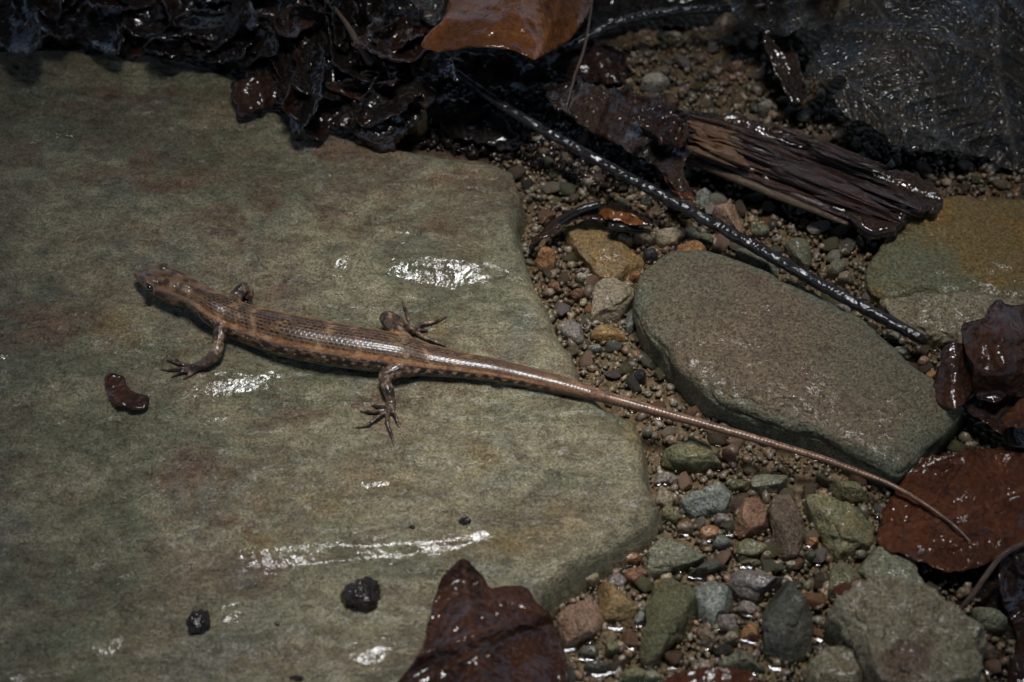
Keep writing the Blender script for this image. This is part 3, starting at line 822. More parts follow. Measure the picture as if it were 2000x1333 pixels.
# shallow water standing between the stones, drawn up a little where it meets them
def water():
    s = .0042
    x = np.arange(lo[0] - .1, hi[0] + .1, s); y = np.arange(lo[1] - .1, hi[1] + .1, s)
    X, Y = np.meshgrid(x, y, indexing='ij'); p = np.stack([X.ravel(), Y.ravel()], 1)
    d = np.full(len(p), 1.0)
    for (c0, c1, r, top, poly) in BODIES:
        if top < .02: continue
        near = np.hypot(p[:, 0] - c0, p[:, 1] - c1) < r * 2.4 + .05
        d[near] = np.minimum(d[near], np.maximum(-poly_dist(p[near], poly[::4]), 0))
    for x0, y0, r in acc:
        near = np.hypot(p[:, 0] - x0, p[:, 1] - y0) < r + .04
        d[near] = np.minimum(d[near], np.maximum(np.hypot(p[near, 0] - x0, p[near, 1] - y0) - r * .95, 0))
    sdist = poly_dist(p, SLAB_W)
    d = np.minimum(d, np.maximum(-sdist - .02, 0))
    z =   .0125 + .0022 * np.exp(-d / .0048) + .0010 * fbm2(p, 9, 2, 61)
    ok = (poly_dist(p, GRAVEL_W) > -.06) & (sdist < .02)
    f = grid_faces(len(x), len(y)); f = f[ok[f].all(1)]
    used = np.unique(f); mp = np.full(len(p), -1); mp[used] = np.arange(len(used))
    o = link('water', mkmesh('water', np.c_[p, z][used], mp[f], water_material()))
    tag(o, kind='structure')
water()

# ------------------------------------------------------------------ leaves
def leaf(name, label, mat, px, zf, cat='leaf', group=None, step=.008, wrinkle=.008, wscale=9, veins=(), vein_h=.004, vein_w=.006, thick=.002, seed=0, jag=.006, parent=None, nout=None, curl=.02):
    out = smooth_closed(px, nout or max(120, len(px) * 14))
    r0 = np.random.default_rng(seed + 5)
    # outline jitter along the normal
    t = np.roll(out, -1, 0) - np.roll(out, 1, 0); nrm = np.stack([t[:, 1], -t[:, 0]], 1); nrm /= np.linalg.norm(nrm, axis=1)[:, None] + 1e-9
    jn = fbm2(out * PX, 22, 2, seed + 8) + .8 * fbm2(out * PX, 75, 2, seed + 9)
    out = out + nrm * (jn * jag / PX)[:, None]
    st = step / PX
    gx = np.arange(out[:, 0].min(), out[:, 0].max(), st); gy = np.arange(out[:, 1].min(), out[:, 1].max(), st * .8)
    X, Y = np.meshgrid(gx, gy); g = np.stack([X.ravel(), Y.ravel()], 1) + r0.uniform(-.3, .3, (X.size, 2)) * st
    g = g[poly_dist(g, out) > st * .45]
    pts = np.concatenate([out, g])
    n = len(out)
    vs, es, fs, *_ = delaunay_2d_cdt([Vector(p) for p in pts.tolist()], [], [list(range(n))], 1, 1e-4)
    q = np.array([v[:] for v in vs])
    vein = np.zeros(len(q))
    for line in veins:
        a = np.array(line[:-1], float)
        wd = line[-1]
        for s0, s1 in zip(a[:-1], a[1:]):
            e = s1 - s0; tt = np.clip(((q - s0) @ e) / (e @ e), 0, 1)
            dd = np.linalg.norm(q - s0 - tt[:, None] * e, axis=1) * PX
            vein = np.maximum(vein, np.exp(-(dd / (vein_w * wd)) ** 2))
    xyp = q * PX
    ed = np.abs(poly_dist(q, out)) * PX
    wp = xyp + .03 * np.stack([fbm2(xyp, 9, 2, seed + 21), fbm2(xyp, 9, 2, seed + 22)], 1)
    ridge = (1 - 2.6 * np.abs(fbm2(wp, wscale * .9, 2, seed + 31))) * .55 + (1 - 2.6 * np.abs(fbm2(wp, wscale * 2.3, 2, seed + 32))) * .28
    z = zf(q[:, 0], q[:, 1]) + wrinkle * (.5 * fbm2(xyp, wscale, 4, seed + 1) + ridge) + vein_h * vein + curl * np.exp(-ed / .016) * (fbm2(xyp, 8, 2, seed + 41) + .25)
    v = P(q[:, 0], q[:, 1], z)
    fs = [tuple(reversed(f)) for f in fs]
    v, c = recentre(v)
    if parent is not None:
        c0 = np.array(parent.location); v = v + c - c0; c = np.zeros(3)
    me = mkmesh(name, v, fs, LEAF[mat] if isinstance(mat, str) else mat, attrs={'vein': vein})
    o = link(name, me, parent, loc=c)
    md = o.modifiers.new('thickness', 'SOLIDIFY'); md.thickness = thick; md.offset = 0
    bm = bmesh.new(); bm.from_mesh(me); bmesh.ops.recalc_face_normals(bm, faces=bm.faces)
    if sum(f.normal.z for f in bm.faces) < 0: bmesh.ops.reverse_faces(bm, faces=bm.faces)
    bm.to_mesh(me); bm.free()
    me.polygons.foreach_set('use_smooth', np.ones(len(me.polygons), bool))
    if parent is None: tag(o, label, cat, group)
    return o

def feather(a, b, n, ln, ang, curve=.15, wd=.7):
    """side veins along a midrib a-b in pixels"""
    a = np.array(a, float); b = np.array(b, float); d = b - a; L = np.linalg.norm(d); d /= L
    res = []
    for k in range(n):
        t = (k + .6) / n
        p = a + d * L * t
        for sgn in (-1, 1):
            ca, sa = math.cos(R(ang) * sgn), math.sin(R(ang) * sgn)
            e = np.array([d[0] * ca - d[1] * sa, d[0] * sa + d[1] * ca])
            l = ln * (1 - .5 * abs(t - .4))
            res.append((tuple(p), tuple(p + e * l * .5 + d * l * curve * .2), tuple(p + e * l + d * l * curve), wd))
    return res

# the fallen leaf at the slab's lower edge
def z_bottom(x, y):
    fold = np.abs(((x - 905) * .92 + (y - 1093) * -.05) / 160)
    return .135 + .03 * np.exp(-((x - 905 - (y - 1093) * .1) / 60) ** 2) - .05 * sstep(1000, 1130, x) + .012 * np.sin((y + x * .35) / 24) + .015 * np.exp(-((y - 1255 + (x - 900) * .33) / 14) ** 2)
leaf('fallen_leaf', 'dark red-brown wet leaf with a pointed tip lying over the slab edge', 'darkred',
     [(905, 1093), (925, 1106), (943, 1125), (960, 1148), (985, 1146), (1028, 1150), (1050, 1180), (1074, 1205), (1086, 1232), (1100, 1270), (1112, 1333), (1120, 1420), (740, 1420), (798, 1310), (818, 1278), (834, 1225), (850, 1170), (868, 1122), (886, 1104)],
     z_bottom, veins=[((905, 1095), (915, 1200), (960, 1420), 1.2), ((912, 1180), (1000, 1170), (1060, 1200), .8), ((918, 1240), (1010, 1215), (1085, 1235), .8), ((820, 1330), (900, 1290), (1000, 1230), 1.0), ((908, 1150), (870, 1170), (850, 1200), .7)] + feather((906, 1100), (950, 1400), 9, 130, 50, .3, .45),
     seed=3, jag=.004)
# orange leaf arching over the black litter
def z_orange(x, y):
    return .30 + .05 * np.exp(-((x - 960) / 110) ** 2) - .16 * sstep(1040, 1150, x) - .0006 * np.clip(40 - y, 0, 80)
leaf('fallen_leaf', 'bright orange-brown leaf arched above the black leaf litter', 'orange',
     [(824, 88), (850, 54), (870, 25), (892, -40), (930, -120), (1150, -120), (1168, -40), (1155, 12), (1130, 55), (1100, 88), (1052, 112), (1040, 114), (1008, 101), (968, 94), (930, 92), (890, 97), (850, 101)],
     z_orange, veins=[((1045, 112), (1080, 40), (1120, -100), 1.2), ((1060, 80), (980, 60), (930, 70), .6), ((1070, 50), (960, 10), (900, 20), .6), ((1085, 15), (1000, -40), (950, -60), .6)] + feather((1045, 112), (1120, -100), 8, 130, 60, .3, .4), seed=11, wrinkle=.012, wscale=7, jag=.003)
# black veined leaf, upper right
def z_veined(x, y):
    return .17 + .03 * np.sin((x - 1620) / 150 * 1.7) + .02 * np.sin((y + x * .4) / 60) - .00034 * (y - 120) - .05 * sstep(250, 330, y)
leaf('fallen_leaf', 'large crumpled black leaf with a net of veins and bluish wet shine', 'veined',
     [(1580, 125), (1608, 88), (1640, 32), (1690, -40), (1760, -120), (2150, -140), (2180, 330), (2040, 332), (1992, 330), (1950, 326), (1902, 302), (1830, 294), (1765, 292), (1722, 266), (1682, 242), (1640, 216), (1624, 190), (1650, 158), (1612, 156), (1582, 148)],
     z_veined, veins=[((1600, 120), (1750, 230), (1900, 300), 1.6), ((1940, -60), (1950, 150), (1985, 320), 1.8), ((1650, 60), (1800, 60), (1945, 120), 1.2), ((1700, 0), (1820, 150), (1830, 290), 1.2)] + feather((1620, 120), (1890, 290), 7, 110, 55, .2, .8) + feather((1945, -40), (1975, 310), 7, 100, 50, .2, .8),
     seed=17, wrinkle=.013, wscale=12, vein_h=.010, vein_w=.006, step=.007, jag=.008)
leaf('fallen_leaf', 'thin brown leaf strip hanging beside the large black leaf', 'bark',
     [(1492, 72), (1532, 66), (1552, 100), (1568, 145), (1575, 188), (1556, 204), (1536, 190), (1512, 140)], lambda x, y: .14 - .0004 * (y - 70), seed=19, wrinkle=.012)
leaf('fallen_leaf', 'crumpled black leaf edge behind the gravel patch', 'veined',
     [(1420, -60), (1620, -80), (1640, 10), (1600, 60), (1560, 56), (1530, 70), (1490, 60), (1450, 40), (1425, 10)], lambda x, y: .17 + .03 * np.sin(x / 22) - .0004 * y, seed=23, wrinkle=.03, wscale=12, veins=feather((1430, 0), (1620, 20), 5, 60, 60))
# right edge leaves
def z_curl(x, y):
    return .10 + .10 * sstep(1900, 1990, x) * sstep(800, 640, y) + .05 * np.exp(-((x - 1890) / 22) ** 2) - .03 * sstep(740, 800, y)
leaf('fallen_leaf', 'dark brown curled leaf flap pressed against the big brown stone', 'darkred',
     [(1816, 776), (1832, 716), (1845, 680), (1872, 670), (1894, 680), (1902, 720), (1908, 745), (1890, 775), (1862, 800), (1840, 792)], lambda x, y: .115 + .035 * np.sin((x - 1816) / 92 * 3.1) - .0003 * (y - 720), seed=29, wrinkle=.008)
leaf('fallen_leaf', 'dark folded leaf piled behind the curled flap', 'darkred',
     [(1878, 660), (1885, 630), (1920, 620), (1938, 590), (1952, 585), (1985, 600), (2120, 560), (2160, 820), (2040, 790), (1975, 775), (1940, 785), (1905, 770), (1900, 720)],
     lambda x, y: .13 + .05 * np.sin((x - 1880) / 45) + .03 * np.sin((y - 600) / 50) - .05 * sstep(720, 790, y), seed=31, wrinkle=.02, veins=[((1940, 600), (1965, 690), (2100, 640), 1.0), ((1900, 650), (2060, 640), 1.0)])
leaf('fallen_leaf', 'glossy dark leaf pocket under the folded leaf', 'litter_red',
     [(1880, 795), (1905, 770), (1950, 760), (2010, 750), (2150, 740), (2150, 900), (2000, 880), (1950, 850), (1915, 820)], lambda x, y: .065 + .03 * np.sin((x - 1880) / 50) - .0002 * (y - 780), seed=37, wrinkle=.014)
leaf('fallen_leaf', 'small orange-brown leaf tip beside the dark leaf pocket', 'redbrown',
     [(1960, 820), (1985, 785), (2060, 760), (2080, 820), (2010, 832), (1975, 836)], lambda x, y: .14 + .0 * x, seed=41, wrinkle=.01)
leaf('fallen_leaf', 'broad red-brown leaf lying under the tip of the tail', 'redbrown',
     [(1712, 1060), (1722, 1010), (1735, 985), (1762, 940), (1790, 903), (1850, 888), (1960, 872), (2150, 860), (2160, 1090), (2040, 1060), (1960, 1090), (1905, 1112), (1850, 1118), (1800, 1100), (1756, 1082)],
     lambda x, y: .045 + .02 * np.sin((x - 1700) / 110) + .0 * y, veins=[((1770, 1030), (1860, 1010), (2000, 955), 1.0), ((1830, 1016), (1880, 1080), .7), ((1880, 1004), (1850, 930), .7), ((1930, 985), (1960, 1060), .7), ((1960, 972), (1950, 890), .7)] + feather((1730, 1045), (2060, 935), 11, 100, 55, .3, .4), vein_h=.003, seed=43, wrinkle=.012, wscale=11)
leaf('fallen_leaf', 'black-brown leaf in deep shade below the leaf stalk', 'litter_red',
     [(1985, 1070), (2150, 1040), (2160, 1420), (1930, 1420), (1965, 1330), (1985, 1250), (1960, 1180), (1950, 1120)], lambda x, y: .05 + .03 * np.sin(y / 40), seed=47, wrinkle=.025)
leaf('leaf_scrap', 'small rust-brown leaf scrap caught on the olive stone', 'redbrown',
     [(1627, 1152), (1652, 1140), (1675, 1129), (1688, 1136), (1686, 1160), (1665, 1168), (1645, 1172)], lambda x, y: .062 + 0 * x, seed=53, wrinkle=.006, step=.01, cat='leaf scrap')
leaf('leaf_scrap', 'orange-brown leaf piece under the green flake', 'redbrown',
     [(1280, 1345), (1330, 1316), (1400, 1304), (1440, 1304), (1472, 1322), (1485, 1400), (1290, 1400)], lambda x, y: .06 + .02 * np.sin((x - 1280) / 65), seed=59, wrinkle=.01, cat='leaf scrap')
leaf('leaf_scrap', 'brown torn leaf and thin stem beside the slab corner', 'litter_red',
     [(1035, 480), (1070, 440), (1110, 410), (1160, 398), (1220, 402), (1262, 425), (1270, 442), (1200, 436), (1130, 432), (1080, 455)], lambda x, y: .075 + .0 * x, seed=61, wrinkle=.01, step=.011, cat='leaf scrap')
leaf('leaf_scrap', 'orange torn leaf edge above the black thorn', 'orange',
     [(1172, 415), (1200, 408), (1235, 415), (1258, 432), (1250, 442), (1215, 436), (1185, 428)], lambda x, y: .085 + 0 * x, seed=62, wrinkle=.01, step=.008, cat='leaf scrap', jag=.006)

# leaf fragments lying on the slab
def slab_piece(name, label, px, mat, h, seed, cat):
    q = np.array(px, float)
    c = on_slab([q[:, 0].mean()], [q[:, 1].mean()], 0)[0]
    me, loc = stone_mesh(name, px, c[2], h, LEAF[mat], boxy=.9, facets=0, rough=.34, seed=seed, nu=60, nv=30, depth=.012)
    BODIES.pop()
    return tag(link(name, me, loc=loc), label, cat)
leaf('leaf_scrap', 'small dark red leaf scrap on the slab below the front foot', 'darkred',
     [(207, 742), (218, 730), (240, 738), (250, 758), (268, 768), (288, 776), (284, 796), (266, 802), (245, 796), (222, 786), (210, 768)],
     lambda x, y: on_slab(x, y, .006)[:, 2], seed=71, wrinkle=.004, wscale=30, step=.007, thick=.008, cat='leaf scrap', jag=.003)
slab_piece('dirt_lump', 'shiny black lump of rotted debris near the fallen leaf', [(668, 1168), (672, 1150), (690, 1140), (706, 1132), (735, 1132), (742, 1150), (738, 1178), (728, 1196), (700, 1198), (676, 1190)], 'crumb', .04, 73, 'debris')
slab_piece('dirt_lump', 'small brown rounded lump on the slab', [(367, 1220), (372, 1202), (388, 1192), (405, 1196), (414, 1214), (410, 1234), (395, 1244), (374, 1240)], 'crumb', .024, 74, 'debris')
slab_piece('dirt_speck', 'reddish speck of dirt above the fallen leaf', [(896, 1018), (906, 1011), (918, 1014), (918, 1024), (906, 1028)], 'crumb', .012, 75, 'debris')
slab_piece('dirt_speck', 'tiny dark speck beside the wet gleam', [(799, 1031), (805, 1025), (811, 1030), (806, 1036)], 'crumb', .008, 76, 'debris')
slab_piece('dirt_speck', 'flat dark brown crumb alone on the lower slab', [(566, 1324), (575, 1319), (592, 1323), (590, 1332), (573, 1330)], 'crumb', .010, 77, 'debris')
slab_piece('dirt_speck', 'minute brown grain between the two dirt lumps', [(536, 1218), (541, 1213), (546, 1219), (542, 1225)], 'crumb', .006, 78, 'debris')

# black leaf litter along the far edge of the slab
LIT = [
 ('black leaf with one curled rim overhanging the slab corner', 'litter', [(150, 82), (165, 52), (222, 30), (290, 42), (312, 80), (284, 105), (242, 126), (206, 134), (176, 116)], .16),
 ('dark red leaf with a shiny rolled edge on the slab', 'litter_red', [(450, 165), (480, 150), (560, 150), (612, 160), (602, 186), (560, 200), (502, 222), (472, 234), (456, 205)], .17),
 ('small black leaf tip with a wet rim on the slab', 'litter', [(600, 200), (642, 194), (704, 208), (702, 240), (662, 254), (626, 246), (606, 226)], .15),
 ('dark wet leaf with a scalloped edge in the litter', 'litter_red', [(634, 165), (690, 150), (752, 138), (802, 150), (812, 172), (782, 196), (730, 206), (682, 190)], .19),
 ('black rumpled leaf heap behind the slab', 'litter', [(290, 60), (400, 15), (484, 50), (476, 108), (432, 126), (380, 120), (320, 98)], .19),
 ('glossy black leaf at the far end of the slab', 'litter', [(-90, 30), (20, 26), (60, 58), (84, 90), (20, 88), (-90, 84)], .16),
 ('rounded dark red leaf under the broken stalk', 'litter_red', [(705, 75), (740, 58), (780, 64), (800, 95), (780, 130), (735, 135), (705, 115)], .20),
 ('black crinkled leaf next to the orange leaf', 'veined', [(752, -40), (830, -50), (872, 0), (848, 50), (820, 90), (840, 125), (800, 120), (775, 60)], .22),
 ('black leaf with pale wet streaks in the litter middle', 'litter', [(560, 60), (620, 40), (690, 60), (700, 110), (650, 125), (590, 110)], .19),
 ('brown-black leaf at the top of the litter', 'litter_red', [(380, -60), (500, -70), (560, -20), (530, 40), (440, 40), (390, 10)], .20),
 ('black leaf behind the pale stone', 'litter', [(120, -40), (230, -60), (300, -20), (290, 40), (200, 40), (140, 20)], .17),
 ('wide black leaf shading the slab', 'litter', [(280, 90), (360, 70), (430, 95), (455, 125), (440, 160), (420, 140), (380, 118), (320, 112)], .15),
 ('thin black leaf under the orange leaf', 'litter', [(830, 130), (930, 105), (1050, 125), (1090, 150), (1010, 175), (900, 170)], .12),
 ('black rotten leaf in the hollow behind the slab edge', 'litter', [(830, 190), (900, 190), (980, 230), (1010, 290), (940, 280), (860, 250)], .08),
 ('dark leaf wedged between orange leaf and bent twig', 'litter_red', [(1060, 95), (1130, 70), (1210, 100), (1230, 150), (1150, 165), (1080, 140)], .10),
 ('black leaf under the bent twig', 'litter', [(1130, -60), (1300, -70), (1420, -40), (1400, 10), (1260, 40), (1160, 60)], .10),
]
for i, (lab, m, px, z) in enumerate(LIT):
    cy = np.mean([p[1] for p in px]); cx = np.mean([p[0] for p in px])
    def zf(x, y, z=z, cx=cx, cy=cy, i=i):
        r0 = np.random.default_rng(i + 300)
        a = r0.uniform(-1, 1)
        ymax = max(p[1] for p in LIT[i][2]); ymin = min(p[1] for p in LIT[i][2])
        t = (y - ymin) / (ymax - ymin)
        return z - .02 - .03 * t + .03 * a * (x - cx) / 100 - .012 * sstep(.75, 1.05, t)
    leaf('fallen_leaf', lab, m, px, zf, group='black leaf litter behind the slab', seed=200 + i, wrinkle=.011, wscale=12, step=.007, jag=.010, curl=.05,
         veins=feather((px[0][0], px[0][1]), (2 * cx - px[0][0], 2 * cy - px[0][1]), 4, 50, 55))
# more litter out beyond the edge of the picture, where the bank goes on
for k in range(16):
    cx, cy = rng.uniform(-250, 1500), rng.uniform(-330, -60)
    a = rng.uniform(50, 110); b = a * rng.uniform(.45, .7)
    leaf('fallen_leaf', 'black rotting leaf on the bank behind the slab', 'litter', ell(cx, cy, a, b, rng.uniform(0, 180), seed=k), lambda x, y, k=k: .12 + .03 * np.sin(x / 30 + k), group='black leaves on the bank', seed=400 + k, wrinkle=.03, step=.024)
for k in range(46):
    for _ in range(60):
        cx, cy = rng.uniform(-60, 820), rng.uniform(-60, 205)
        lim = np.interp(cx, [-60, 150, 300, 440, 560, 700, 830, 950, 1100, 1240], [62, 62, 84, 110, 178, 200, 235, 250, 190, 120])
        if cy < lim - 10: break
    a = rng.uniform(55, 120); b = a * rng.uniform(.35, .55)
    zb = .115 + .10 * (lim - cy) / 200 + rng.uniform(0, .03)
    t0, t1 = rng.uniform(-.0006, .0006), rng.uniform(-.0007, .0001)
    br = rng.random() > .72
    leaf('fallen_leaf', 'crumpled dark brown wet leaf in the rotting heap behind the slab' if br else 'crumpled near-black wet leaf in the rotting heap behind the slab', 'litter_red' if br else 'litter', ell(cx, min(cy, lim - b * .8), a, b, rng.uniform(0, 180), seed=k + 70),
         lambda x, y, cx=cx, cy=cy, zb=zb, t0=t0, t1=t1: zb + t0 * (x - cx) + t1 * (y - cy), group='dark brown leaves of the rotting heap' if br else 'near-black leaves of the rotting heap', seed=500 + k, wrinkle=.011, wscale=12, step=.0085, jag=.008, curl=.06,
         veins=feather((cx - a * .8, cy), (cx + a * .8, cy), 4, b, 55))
# the torn fragment and dark lump at the slab's far edge
stone('black glittering lump of bark on the far edge of the slab', 'bark', LEAF['crumb'], [(690, 236), (720, 220), (760, 222), (792, 245), (782, 276), (750, 293), (720, 286), (695, 270)], .04, zc=.115, name='bark_lump', boxy=.9, facets=0, rough=.34, nu=60, nv=30)
BODIES.pop()

# ------------------------------------------------------------------ sticks, twigs, stems
def rod(name, label, cat, mat, pts, rad, n=60, k=14, knob=.12, seed=0, parent=None, group=None, ragged=0, grit=0):
    p = np.array([P(x, y, z) for x, y, z in pts])
    c = smooth_open(p, n)
    rr = np.interp(np.linspace(0, 1, n), np.linspace(0, 1, len(rad)), rad)
    v, f = tube(c, rr, k=k)
    d = fbm(v, 40, 3, seed) * knob + ragged * np.r_[np.tile(np.random.default_rng(seed).normal(size=k), n), 0, 0] + fbm(v, 9, 2, seed + 3) * knob + grit * fbm(v, 95, 2, seed + 5) + grit * .8 * np.abs(fbm(v, 45, 2, seed + 6))
    ctr = np.concatenate([np.repeat(c, k, 0), c[:1], c[-1:]])
    v = ctr + (v - ctr) * (1 + d)[:, None]
    # length axis into local X so that the grain runs along the rod
    ax = Vector(c[-1] - c[0]).normalized(); q = ax.to_track_quat('X', 'Z')
    org = c[0]
    loc = np.array((q.inverted().to_matrix())) @ (v - org).T
    me = mkmesh(name, loc.T, f, mat)
    o = link(name, me, parent)
    if parent is None:
        o.location = org; o.rotation_euler = q.to_euler(); tag(o, label, cat, group)
    else:
        o.matrix_basis = parent.matrix_world.inverted() @ (Matrix.Translation(Vector(org)) @ q.to_matrix().to_4x4())
    return o
rod('stick', 'long straight black wet stick slanting across the gravel', 'stick', WOOD['stick'], [(855, 118, .17), (1000, 218, .145), (1200, 332, .125), (1420, 452, .105), (1610, 560, .095), (1803, 664, .08)], [.009, .0115, .0130, .0138, .0135, .0140], n=520, k=30, knob=.12, seed=5, ragged=.04, grit=.17)
rod('stick', 'bent black twig with bluish shine behind the gravel patch', 'twig', WOOD['stick'], [(1105, 98, .10), (1160, 66, .12), (1230, 38, .13), (1320, 22, .14), (1440, 16, .14), (1560, 4, .15)], [.010, .013, .013, .011, .010, .009], n=260, k=24, knob=.14, seed=6, grit=.30)
rod('leaf_stalk', 'broken pale leaf stalk standing in the black litter', 'leaf stalk', WOOD['twig'], [(640, 2, .27), (672, 40, .26), (700, 85, .245), (724, 124, .22)], [.005, .006, .009, .011], n=30, seed=8)
rod('leaf_stalk', 'curved thin brown leaf stalk below the red-brown leaf', 'leaf stalk', WOOD['twig'], [(2080, 1040, .12), (2000, 1062, .115), (1955, 1088, .11), (1922, 1130, .10), (1893, 1170, .08), (1866, 1198, .05)], [.007, .0065, .006, .006, .006, .004], n=50, seed=9)
rod('leaf_stalk', 'thin pale brown rootlet crossing the dark bark sheet', 'rootlet', WOOD['twig'], [(1160, -20, .2), (1148, 60, .19), (1138, 105, .19), (1122, 150, .18), (1104, 220, .15)], [.003, .003, .0035, .003, .002], n=40, seed=10)
rod('leaf_stalk', 'black tapering stem lying toward the slab corner', 'leaf stalk', WOOD['stick'], [(1036, 486, .03), (1060, 462, .05), (1090, 438, .07), (1130, 412, .09), (1170, 400, .10)], [.007, .006, .008, .011, .010], n=30, seed=12)
rod('thorn', 'shiny black thorn-shaped fragment above the ochre stone', 'thorn', LEAF['litter'], [(1190, 443, .075), (1215, 445, .078), (1240, 448, .075), (1272, 452, .07)], [.012, .012, .009, .002], n=24, seed=13)
rod('leaf_stalk', 'fine dark hair-like root lying behind the wood', 'rootlet', WOOD['stick'], [(1290, 140, .12), (1330, 168, .12), (1365, 180, .11), (1400, 172, .1)], [.002, .002, .002, .0015], n=24, seed=14)

# rotten wood: a block of splinters
def wood():
    root = bpy.data.objects.new('rotten_wood', None); COL.objects.link(root)
    base = P(1560, 330, 0.0)
    root.location = base
    bpy.context.view_layer.update()
    tag(root, 'broken slab of fibrous dark rotten wood with an amber patch', 'wood')
    d = np.array([.935, .355]); nrm = np.array([-.355, .935])
    o0 = np.array([1340., 232.])
    r0 = np.random.default_rng(4)
    ENV = np.array([(1335, 226), (1400, 226), (1500, 246), (1620, 288), (1740, 335), (1838, 372), (1840, 408), (1772, 432), (1722, 462), (1630, 418), (1500, 362), (1400, 318), (1330, 290)], float)
    def splinter(p0, p1, w, z0, z1, mat, seed, name='splinter'):
        rod(name, None, None, mat, [(*p0, z0), (*(p0 * .6 + p1 * .4 + r0.normal(size=2) * 2), (z0 * .6 + z1 * .4) + .004), (*p1, z1)], [w * .35, w, w * .8, w * .25], n=30, k=7, knob=.55, seed=seed, parent=root, ragged=.45)
    # body
    for k in range(120):
        v = r0.uniform(0, 1)
        for _ in range(40):
            t0 = r0.uniform(0, 420); L = r0.uniform(90, 260)
            a = o0 + d * t0 + nrm * (v * 96 - 16); b = a + d * L + nrm * r0.normal() * 5
            if poly_dist(np.array([a, b, (a + b) / 2]), ENV).min() > -3: break
        else: continue
        mid = (a + b) / 2
        vv = ((mid - o0) @ nrm + 16) / 96
        z = .135 - .05 * abs(vv - .35) ** 1.4 * 2 + r0.uniform(-.02, .012) - .03 * ((mid[0] - 1340) / 500)
        m = WOOD['purple'] if r0.random() < (.75 if vv < .45 else .35) else WOOD['dark']
        splinter(a, b, r0.uniform(.0035, .0095), z, z - .02 * L / 300, m, k)
    # core that the splinters lie on
    core = leaf('core', None, LEAF['bark'], [tuple(p) for p in (ENV - ENV.mean(0)) * .96 + ENV.mean(0)], lambda x, y: .092 - .00006 * (x - 1340) + .004 * np.sin((-(x - 1340) * .355 + (y - 232) * .935) / 9), wrinkle=.004, parent=root, thick=.025, seed=81, jag=.012)
    # amber broken face
    for k in range(26):
        a = np.array([1340 + r0.uniform(-4, 50), 232 + r0.uniform(0, 58)]); L = r0.uniform(50, 110)
        a[1] += (a[0] - 1340) * .3
        splinter(a, a + d * L * np.array([1, r0.uniform(.6, 1.2)]), r0.uniform(.004, .011), .142 + r0.uniform(-.008, .008), .135 + r0.uniform(-.01, .006), WOOD['amber'], 100 + k, 'amber_splinter')
    # loose grey strip on the upper side
    for k in range(12):
        a = np.array([1500 + r0.uniform(0, 160), 238 + r0.uniform(-2, 20)]); a[1] += (a[0] - 1500) * .38
        splinter(a, a + d * r0.uniform(60, 130), r0.uniform(.005, .009), .135, .12, WOOD['purple'], 140 + k)
wood()
rod('reed_stem', 'glossy brown reed stem running under the rotten wood', 'reed', WOOD['reed'], [(1285, 290, .095), (1400, 334, .09), (1520, 383, .085), (1655, 438, .07)], [.008, .011, .011, .006], n=60, knob=.08, seed=21)
leaf('bark_sheet', 'crumpled sheet of wet black bark between stick and wood', 'bark',
     [(1062, 172), (1120, 160), (1190, 166), (1260, 186), (1342, 222), (1345, 290), (1330, 335), (1355, 380), (1325, 372), (1270, 318), (1200, 280), (1120, 236), (1075, 205)],
     lambda x, y: .125 + .02 * np.sin((x + y) / 26) - .00008 * (x - 1100), cat='bark', seed=83, wrinkle=.035, wscale=12, jag=.010, step=.007, veins=[((1110, 190), (1220, 230), (1330, 310), 1.0), ((1180, 180), (1280, 250), .8)])
leaf('bark_flake', 'orange-brown bark flake beside the black stick', 'redbrown', [(1300, 345), (1330, 350), (1352, 375), (1358, 392), (1330, 385), (1308, 365)], lambda x, y: .11 + 0 * x, cat='bark', seed=85, wrinkle=.01, step=.009)
leaf('bark_flake', 'red-brown fibrous bark flake beside the amber wood', 'litter_red', [(1250, 215), (1300, 222), (1345, 250), (1330, 285), (1285, 280), (1255, 250)], lambda x, y: .165 + 0 * x, cat='bark', seed=86, wrinkle=.03, wscale=20, step=.009)

# loose crumbs of dark debris in the hollow behind the slab: one mass nobody could count
def crumbs():
    c = []
    pw_ = P(*np.array([(690, 200), (880, 130), (1100, 170), (1180, 210), (1300, 330), (1200, 360), (1060, 330), (1000, 300), (860, 285), (760, 260)], float).T, .03)[:, :2]
    pt = rng.uniform(pw_.min(0), pw_.max(0), (2600, 2)); pt = pt[poly_dist(pt, pw_) > 0]
    bm = bmesh.new(); bmesh.ops.create_icosphere(bm, subdivisions=1, radius=1)
    V0 = np.array([v.co[:] for v in bm.verts]); F0 = np.array([[v.index for v in f.verts] for f in bm.faces]); bm.free()
    n = len(pt); q, _ = np.linalg.qr(rng.normal(size=(n, 3, 3)))
    V = V0[None] * (1 + .2 * rng.normal(size=(n, len(V0), 1))) * rng.uniform(.3, 1.5, (n, 1, 3)) * rng.uniform(.006, .014, (n, 1, 1))
    V = np.einsum('nij,nkj->nki', q, V)
    zs = slab_height(pt)[0]
    V[..., :2] += pt[:, None]; V[..., 2] += (np.maximum(zs, .01) * (poly_dist(pt, SLAB_W) > -.02) + rng.uniform(0, .02, n))[:, None]
    keep = poly_dist(pt, SLAB_W) < .05 + .05 * fbm2(pt, 9, 2, 5)
    V = V[keep]; n = len(V)
    F = (F0[None] + (np.arange(n) * len(V0))[:, None, None]).reshape(-1, 3)
    tag(link('leaf_mould', mkmesh('leaf_mould', V.reshape(-1, 3), F, LEAF['crumb'])), 'crumbled black leaf mould in the hollow behind the slab', 'leaf mould', kind='stuff')
crumbs()

